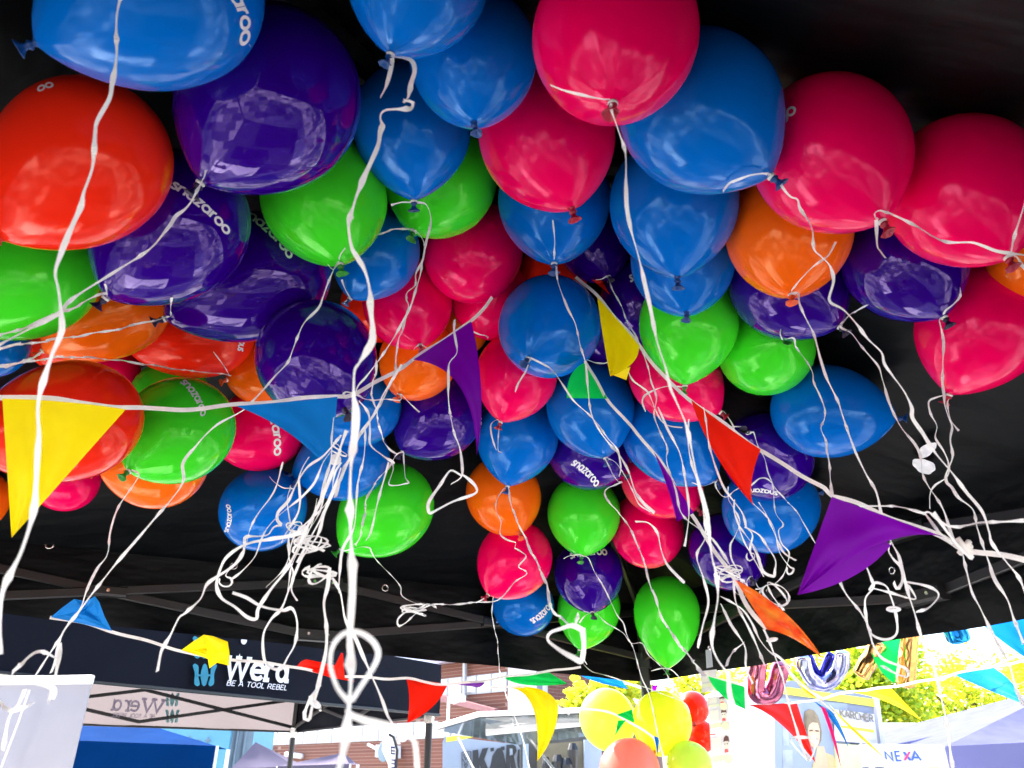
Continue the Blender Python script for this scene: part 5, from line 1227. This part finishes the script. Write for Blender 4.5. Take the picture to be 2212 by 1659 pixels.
# poster of a smiling woman (flat print)
PB = mat('poster_blue', (.30, .37, .48), rough=.45, noise=.1, nscale=3); PH = mat('poster_hair', (0.26, 0.2, 0.11), rough=.5, noise=.25, nscale=14); PS = mat('poster_skin', (0.68, 0.5, 0.32), rough=.5)
PT = mat('poster_top', (0.6, 0.48, 0.24), rough=.5); PD = mat('poster_dark', (0.12, 0.07, 0.04), rough=.5); PG = mat('poster_greyblur', (0.34, 0.4, 0.5), rough=.5, noise=.3, nscale=6)
e = empty('poster', w.at(1750, 1700, .03), "large poster print of a smiling woman with short brown hair and a cream top", 'poster')
def flat(name, m_, pts, off, parent=e):
    mb = MB(); w.poly(mb, pts, .002, off); return mb.build(name, m_, parent)
sh = flat('sheet', PB, [(1674, 1720), (1672, 1506), (1830, 1520), (1846, 1720)], .022)
flat('print_backdrop', PG, [(1688, 1540), (1700, 1541), (1704, 1610), (1692, 1610)], .0245, sh); flat('print_backdrop', PG, [(1690, 1620), (1712, 1620), (1716, 1720), (1694, 1720)], .0245, sh)
flat('print_shoulders', PT, [(1752, 1720), (1756, 1650), (1768, 1632), (1784, 1626), (1800, 1632), (1812, 1660), (1822, 1720)], .026, sh)
flat('print_neck', PS, [(1758, 1720), (1761, 1640), (1766, 1612), (1780, 1612), (1786, 1636), (1796, 1720)], .0275, sh)
flat('print_hair', PH, [(1740, 1576), (1737, 1552), (1739, 1538), (1747, 1532), (1758, 1534), (1767, 1546), (1772, 1562), (1775, 1580), (1774, 1600), (1768, 1612), (1760, 1560)], .029, sh)
flat('print_face', PS, [(1745, 1578), (1749, 1560), (1757, 1555), (1766, 1560), (1771, 1576), (1771, 1598), (1767, 1612), (1759, 1618), (1752, 1610), (1747, 1596)], .031, sh)
flat('print_fringe', PH, [(1741, 1574), (1742, 1548), (1752, 1544), (1763, 1550), (1768, 1562), (1755, 1560), (1748, 1566), (1744, 1580)], .033, sh)
for p in ([(1749, 1577), (1756, 1576), (1756, 1579), (1749, 1580)], [(1762, 1577), (1769, 1578), (1769, 1581), (1762, 1580)], [(1755, 1593), (1761, 1594), (1760, 1595), (1756, 1595)]): flat('print_features', PD, p, .035, sh)
flat('print_smile', M_WHITE, [(1752, 1600), (1765, 1601), (1761, 1606), (1756, 1605)], .035, sh)
# sign under the bands
e2 = empty('company_sign', w.at(1850, 1600, .06), "white sign with grey-brown lettering above a yellow bar on the booth wall", 'sign')
sg = flat('board', M_WHITE, [(1803, 1600), (1803, 1532), (1888, 1543), (1896, 1608)], .05, e2)
SBR = mat('brown_letter', (0.26, 0.23, 0.16), rough=.5)
w.text('lettering', 'K\u00c4RCHER', 1815, 1543+5, 1887, 1552+8, 15, .25, SBR, sg, lift=.055)
flat('yellow_bar', YEL, [(1813, 1566), (1813, 1571), (1889, 1583), (1888, 1576)], .055, sg)
w.text('lettering', "makes a difference", 1822, 1592, 1893, 1602, 5.5, .14, mat('tan_letter', (0.85, 0.76, 0.44)), sg, lift=.055)
m = MB(); w.poly(m, [(1806, 1606), (1860, 1610), (1866, 1720), (1812, 1720)], .02, .04); tag(m.build('cardboard_panel', mat('cream_panel', (0.85, 0.85, 0.44), rough=.6), None, origin=w.at(1830, 1659)), "cream and tan panel below the lettered white sign", 'panel')
# ---- white sign with blue and red letters
e = empty('sponsor_sign', on_y(1955, 1700, 5.0), "wide white sign with blue letters and a red stroke at the lower right", 'sign'); e.location.z = 0
w = Wall(on_y(1862, 1620, 4.9), on_y(2042, 1620, 4.9))
m = MB(); w.poly(m, [(1862, 1607), (2035, 1608), (2045, 1655), (1868, 1656)], .04, 0); sb = m.build('board', M_WHITE, e)
NB = mat('blue_letter', (0.02, 0.1, 0.44), rough=.5); NR_ = mat('red_letter', (0.85, 0.02, 0.16), rough=.5)
w.text('lettering', 'N', 1913, 1643, 1932, 1643, 19.5, .21, NB, sb, lift=.008); w.text('lettering', 'E', 1935, 1643, 1949, 1643, 19.5, .21, NB, sb, lift=.008)
w.text('lettering', 'A', 1969, 1643, 1992, 1643, 19.5, .21, NB, sb, lift=.008)
m = MB(); w.poly(m, [(1950, 1623.5), (1955, 1623.5), (1970, 1643), (1965, 1643)], .004, .012); m.build('lettering', NB, sb)
m = MB(); w.poly(m, [(1952, 1643), (1957, 1643), (1968, 1623.5), (1963, 1623.5)], .004, .015); m.build('lettering', NR_, sb, ); 
for x in (1880, 2030):
    q = w.at(x, 1640, -.06); m = MB(); m.beam((q.x, q.y, 0), (q.x, q.y, q.z), .03, .03, Vector((0, 1, 0))); m.build('post', M_STEEL, e)
# ---- cream kiosk behind
e = empty('kiosk', on_y(1940, 1659, 9), "low cream kiosk with a flat roof edge left of the right tree", 'kiosk'); e.location.z = 0
w = Wall(on_y(1900, 1620, 9), on_y(1980, 1620, 9)); block(w, 1890, 1975, 1571, 1.5, M_WHITE, e, 'wall')
block(w, 1886, 1978, 1561, 1.9, mat('cream', (0.85, 0.85, 0.72), rough=.6), e, 'roof_edge', zb=w.at(1930, 1571).z+.003)
# ---- white awning panel, glaringly bright
e = empty('white_parasol', on_y(1630, 1700, 6.8), "bright white market umbrella between the face cards and the booth wall", 'umbrella'); e.location.z = 0
q = on_y(1630, 1480, 6.8); m = MB(); V = []
for k in range(8):
    a = math.pi/4*k; V.append(Vector((q.x+.42*math.cos(a), q.y+.42*math.sin(a), q.z-.08)))
V2 = [Vector((v.x, v.y, q.z-1.1)) for v in V]; n_ = 8
m.add([q+Z3*.05]+V, [(0, 1+k, 1+(k+1) % 8) for k in range(8)]); m.build('canopy', M_WHITE, e)
m = MB(); m.add(V+V2, [(k, 8+k, 8+(k+1) % 8, (k+1) % 8) for k in range(8)]); m.build('side_cloth', M_WHITE, e, True)
m = MB(); m.tube([(q.x, q.y, 0), (q.x, q.y, q.z)], .02, 8); m.build('pole', M_STEEL, e)

# ---- sunlit balloons outside the corner leg
OB = [
 ('ya','yellow',1430,1560,66,1415,1622,1,3.15,"sunlit yellow balloon in front of the canopy's corner leg"),
 ('yb','lime',1312,1552,62,1340,1622,1,3.3,"sunlit yellow-green balloon left of the yellow one, half bleached by the sun"),
 ('yc','coral',1360,1668,70,1360,1740,1,2.95,"sunlit coral balloon cut off by the bottom edge"),
 ('yd','lime',1490,1655,52,1500,1705,1,3.0,"lime balloon at the bottom edge below the yellow one"),
 ('ye','red',1497,1530,36,1500,1560,1,3.4,"small red balloon partly hidden behind the yellow one"),
 ('yf','red',1515,1590,34,1520,1620,-1,3.45,"red balloon with a purple pennant before it, behind the yellow one"),
]
for k, c, cx, cy, R, kx, ky, sd_, w_, lb in OB:
    make_balloon(k, c, cx, cy, R, kx, ky, sd_, lb, w_, group='balloons tied outside at the corner leg')
m = MB(); a, b_, c = at(1496, 1570, 3.7), at(1526, 1600, 3.7), at(1492, 1610, 3.65); m.add([a, b_, c], [(0, 1, 2)])
tag(m.build('pennant', FLAG['purple'], None, origin=a), "purple pennant between the red balloons and the face cards", 'pennant')
m = MB(); a, b_, c = at(1408, 1480, 3.4), at(1422, 1480, 3.4), at(1410, 1503, 3.4); m.add([a, b_, c], [(0, 1, 2)])
tag(m.build('pennant', FLAG['purple'], None, origin=a), "dark purple pennant on the corner leg above the yellow balloon", 'pennant')

# ---- hanging face painting cards
CARD = glassy('card_sleeve', (0.85, 0.85, 0.85), .86); CT = mat('card_tan', (0.85, 0.85, 0.72), rough=.5); CGN = mat('card_green', (0.8, 0.85, 0.56), rough=.5); CDK = mat('card_dark', (0.12, 0.05, 0.04), rough=.5); CSK = mat('card_skin', (0.85, 0.85, 0.66), rough=.5); CRD = mat('card_red', (0.85, 0.12, 0.1))
e = empty('card_string', at(1533, 1440, 2.9), "string of hanging cream cards with small printed faces right of the yellow balloon", 'cards')
def cards(y0, y1, x0, x1, n, face=True):
    Y = 2.95
    ws = Wall(on_y(x0, y0, Y), on_y(x1, y0+4, Y-.03)); mb = MB()
    ws.poly(mb, [(x0, y0), (x1, y0-4), (x1+4, y1-5), (x0+4, y1)], .003, 0); c = mb.build('card', CARD, e)
    h = y1-y0
    def f(nm, m_, pts, o):
        mb = MB(); ws.poly(mb, [(x0+a*(x1-x0), y0+b_*h-3*a) for a, b_ in pts], .001, o); mb.build(nm, m_, c)
    f('picture', CT, [(.06, .1), (.5, .07), (.52, .5), (.08, .54)], .004)
    if face:
        f('picture', CSK, [(.66, .18), (.84, .17), (.86, .38), (.78, .5), (.68, .42)], .004); f('picture', CDK, [(.62, .22), (.64, .1), (.74, .03), (.86, .08), (.9, .24), (.85, .2), (.7, .2)], .006)
        f('picture', CDK, [(.67, .27), (.72, .265), (.72, .29), (.67, .295)], .006); f('picture', CDK, [(.78, .265), (.83, .26), (.83, .29), (.78, .29)], .006)
        f('picture', CRD, [(.7, .42), (.82, .42), (.86, .52), (.68, .53)], .007)
    f('picture', CGN, [(.1, .62), (.62, .58), (.64, .74), (.12, .79)], .004)
    mb = MB(); mb.disc(ws.at(x0+.84*(x1-x0), y0+.68*h, .006), ws.n, .014, .001, 16); mb.build('picture', CGN, c)
cards(1450, 1496, 1512, 1548, 0, False); cards(1506, 1534, 1526, 1570, 1); cards(1530, 1586, 1530, 1574, 2); cards(1588, 1664, 1534, 1580, 3)
e = empty('hanging_tag', at(1533, 1390, 2.6), "clear plastic tag on a small hook under the canopy edge above the face cards", 'tag')
m = MB(); 
for p, q in (((1524, 1402), (1537, 1440)),): m.slab([at(1524, 1404, 2.6), at(1536, 1401, 2.6), at(1540, 1440, 2.6), at(1526, 1443, 2.6)], .002)
m.build('sheet', glassy('clear_sheet', (.35, .38, .38), .7), e)
m = MB(); m.ring(at(1532, 1400, 2.59), Vector((1, .3, 0)), .006, .0016); m.build('hook', M_STEEL, e)

# ---- foil balloons hanging on the right
def foil_mat(name, c, c2): 
    m = mat(name, c, rough=.16, metal=1.0, two=c2, nscale=4, bump=.35, bscale=9, bdist=.02, stretch=(1.2, 1.2, .3)); return m
FM = dict(indigo=foil_mat('foil_indigo', (.06, .06, .45), (.02, .02, .12)), pink=foil_mat('foil_pink', (.62, .18, .24), (.35, .10, .20)), silver=foil_mat('foil_silver', (.75, .76, .85), (.25, .28, .75)), gold=foil_mat('foil_gold', (.85, .48, .16), (.72, .35, .10)), blue=foil_mat('foil_blue', (.02, .22, .62), (.03, .4, .8)))
def foil(kind, label, pts, rad, w_, seed):
    rnd = random.Random(seed); q = crom(pts, 2.0); c0 = at(*q[0], w_); e = empty('foil_balloon', c0, label, 'foil balloon', 'shiny foil balloons under the canopy edge')
    mb = MB(); n = 22; path = [at(x, y, w_) for x, y in q]; N_ = len(path); vs = []
    a = Vector((0, -1, 0))
    for i, p in enumerate(path):
        t = (path[min(i+1, N_-1)]-path[max(i-1, 0)]).normalized(); v = (CAM-p).normalized(); sd_ = t.cross(v).normalized(); up_ = sd_.cross(t)
        f = i/(N_-1); r_ = rad*w_/FPX*(min(1, (min(f, 1-f)*N_/5+.25))**.5)*(1+.04*math.sin(i*.33+seed))
        for k in range(n):
            th = 2*math.pi*k/n; cr = 1+.06*math.sin(4*th+seed)+.04*math.sin(7*th+i*.05)
            vs.append(p + sd_*math.cos(th)*r_*1.05*cr + up_*math.sin(th)*r_*.75*cr)
    mb.add(vs, [(i*n+k, i*n+(k+1) % n, (i+1)*n+(k+1) % n, (i+1)*n+k) for i in range(N_-1) for k in range(n)]+[tuple(range(n-1, -1, -1)), tuple(range((N_-1)*n, N_*n))])
    mb.build('body', FM[kind], e, True)
    mb = MB(); p = path[0]; mb.tube([p, p+Z3*.15, p+Z3*.3], .0012, 5); mb.build('string', M_RIB, e)
foil('pink', "pink foil balloon hanging over the left end of the striped booth", [(1640, 1425), (1634, 1470), (1636, 1496), (1655, 1503), (1672, 1490), (1690, 1430)], 17, 3.3, 2)
foil("silver", "round silver and blue foil balloon with crinkled bottom right of the pink one", [(1735, 1415), (1738, 1440), (1752, 1466), (1778, 1478), (1803, 1462), (1817, 1436), (1820, 1405)], 15, 3.25, 4)
foil('indigo', "dark blue foil balloon half hidden inside the silver ring shaped one", [(1745, 1412), (1756, 1440), (1772, 1462), (1784, 1440), (1796, 1410)], 9, 3.3, 5)
foil('gold', "gold foil balloon with a double foot left of the long gold one", [(1900, 1385), (1886, 1415), (1870, 1440), (1858, 1462)], 17, 3.2, 6)
foil('gold', "long upright gold foil balloon beside the green pennant", [(1966, 1345), (1963, 1400), (1960, 1440), (1955, 1484)], 17, 3.2, 8)
foil('blue', "small blue foil balloon against the white sky near the right edge", [(2056, 1345), (2064, 1365), (2072, 1388)], 22, 3.0, 10)

# ---- spots of sunlight on the black roof, painted as white meshes
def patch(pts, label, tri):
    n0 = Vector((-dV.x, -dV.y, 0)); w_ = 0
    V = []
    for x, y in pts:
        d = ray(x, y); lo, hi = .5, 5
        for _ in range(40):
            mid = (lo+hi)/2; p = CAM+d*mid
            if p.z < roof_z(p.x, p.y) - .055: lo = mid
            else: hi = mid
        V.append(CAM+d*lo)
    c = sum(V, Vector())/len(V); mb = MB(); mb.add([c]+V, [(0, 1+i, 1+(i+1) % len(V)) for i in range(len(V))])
    tag(mb.build('sun_patch', mat('painted_sun_white', (0.85, 0.85, 0.85), rough=.8, noise=.15, nscale=40), None, origin=c), label, 'patch', 'painted sunlight on the black roof')
import itertools
def blob(cx, cy, rx, ry, rot, n=26, seed=1):
    out = []
    for i in range(n):
        a = 6.283*i/n; r_ = 1+.07*math.sin(3*a+seed)+.04*math.sin(7*a+seed*2)
        x, y = rx*r_*math.cos(a), ry*r_*math.sin(a); out.append((cx+x*math.cos(rot)-y*math.sin(rot), cy+x*math.sin(rot)+y*math.cos(rot)))
    return out
patch(blob(2003, 972, 23, 12, -.65, seed=1), "upper fuzzy white patch of painted sunlight on the black roof behind the crossing ribbons", 0)
patch(blob(1996, 1007, 26, 15, .35, seed=4), "lower larger fuzzy white patch of painted sunlight on the black roof behind the crossing ribbons", 0)
patch(blob(2138, 829, 22, 8, -.1, seed=2), "small white patch of painted sunlight on the black roof just below the right pink balloon", 0)

# ---- unseen folding tables, added so the balloons reflect white shapes
def table(label, x, y, rot, l=1.5, d=.7):
    e = empty('reflected_table', (x, y, 0), label, 'table'); ca, sa = math.cos(rot), math.sin(rot)
    f = lambda u, v, z: Vector((x+u*ca-v*sa, y+u*sa+v*ca, z))
    m = MB(); m.slab([f(-l/2, -d/2, .74), f(l/2, -d/2, .74), f(l/2, d/2, .74), f(-l/2, d/2, .74)], .03, Z3); m.build('table_top', M_WHITE, e)
    for su in (-1, 1):
        for sv in (-1, 1): m = MB(); m.tube([f(su*(l/2-.1), sv*(d/2-.06), 0), f(su*(l/2-.1), sv*(d/2-.06), .71)], .014, 8); m.build('leg', M_STEEL, e)
table("unseen white folding table added for reflections under the left side of the black canopy", -1.25, 1.9, .43+3.14)
table("unseen white folding table added for reflections under the right side of the black canopy", 1.05, 2.2, -1.13)

# ---- unseen dark building added behind the viewer to block sky light
DB = mat('dark_brown_brick', (0.14, 0.09, 0.07), rough=.85, noise=.3, nscale=2)
e = empty('rear_sky_blocker', (0, -7, 0), "unseen dark brown building added behind the viewer to block sky light", 'building')
m = MB(); V = [Vector(v) for v in ((-16, -7, 0), (16, -7, 0), (16, -15, 0), (-16, -15, 0))]
m.add(V+[v+Z3*9 for v in V], [(0, 1, 2, 3), (4, 7, 6, 5), (0, 4, 5, 1), (1, 5, 6, 2), (2, 6, 7, 3), (3, 7, 4, 0)]); m.build('wall', DB, e)
for i in range(7):
    for z in (1.2, 4.6):
        x = -13+i*4.2; m = MB(); m.slab([(x, -6.95, z), (x+1.8, -6.95, z), (x+1.8, -6.95, z+1.6), (x, -6.95, z+1.6)], .06, Vector((0, 1, 0))); wf = m.build('window', WINF, e)
        m = MB(); m.slab([(x+.1, -6.93, z+.1), (x+1.7, -6.93, z+.1), (x+1.7, -6.93, z+1.5), (x+.1, -6.93, z+1.5)], .01, Vector((0, 1, 0))); m.build('pane', GLASS, wf)

# ---- white tents added unseen round the stand to give the balloons highlights
def reflector(label, x, y, s_=3.0):
    e = empty('reflector', (x, y, 0), label, 'tent', 'white tents added around the stand for reflections'); h = s_/2; c = [Vector((x+a*h, y+b*h, 2.2)) for a, b in ((-1, -1), (1, -1), (1, 1), (-1, 1))]; pk = Vector((x, y, 3.2)); m = MB()
    for i in range(4): m.add([c[i], c[(i+1) % 4], pk], [(0, 1, 2)])
    m.build('roof', M_WHITE, e)
    for i in range(4):
        P, Q = c[i], c[(i+1) % 4]; m = MB(); m.slab([P-Z3*.3, Q-Z3*.3, Q, P], .01); m.build('valance', M_WHITE, e)
        m = MB(); m.beam((P.x, P.y, 0), P, .04, .04, Vector((0, 1, 0))); m.build('leg', M_STEEL, e)
    m = MB(); m.slab([(x-h, y+h*.98, .0), (x+h, y+h*.98, 0), (x+h, y+h*.98, 2.2), (x-h, y+h*.98, 2.2)], .01); m.build('side_wall', M_WHITE, e)
reflector("white pavilion tent added unseen behind the viewer on the left", -3.6, -3.8); reflector("white pavilion tent added unseen behind the viewer on the right", 3.4, -3.6); reflector("white pavilion tent added left of the stand, outside the picture", -6.2, 1.0); reflector("white pavilion tent added right of the stand, outside the picture", 6.2, .6)
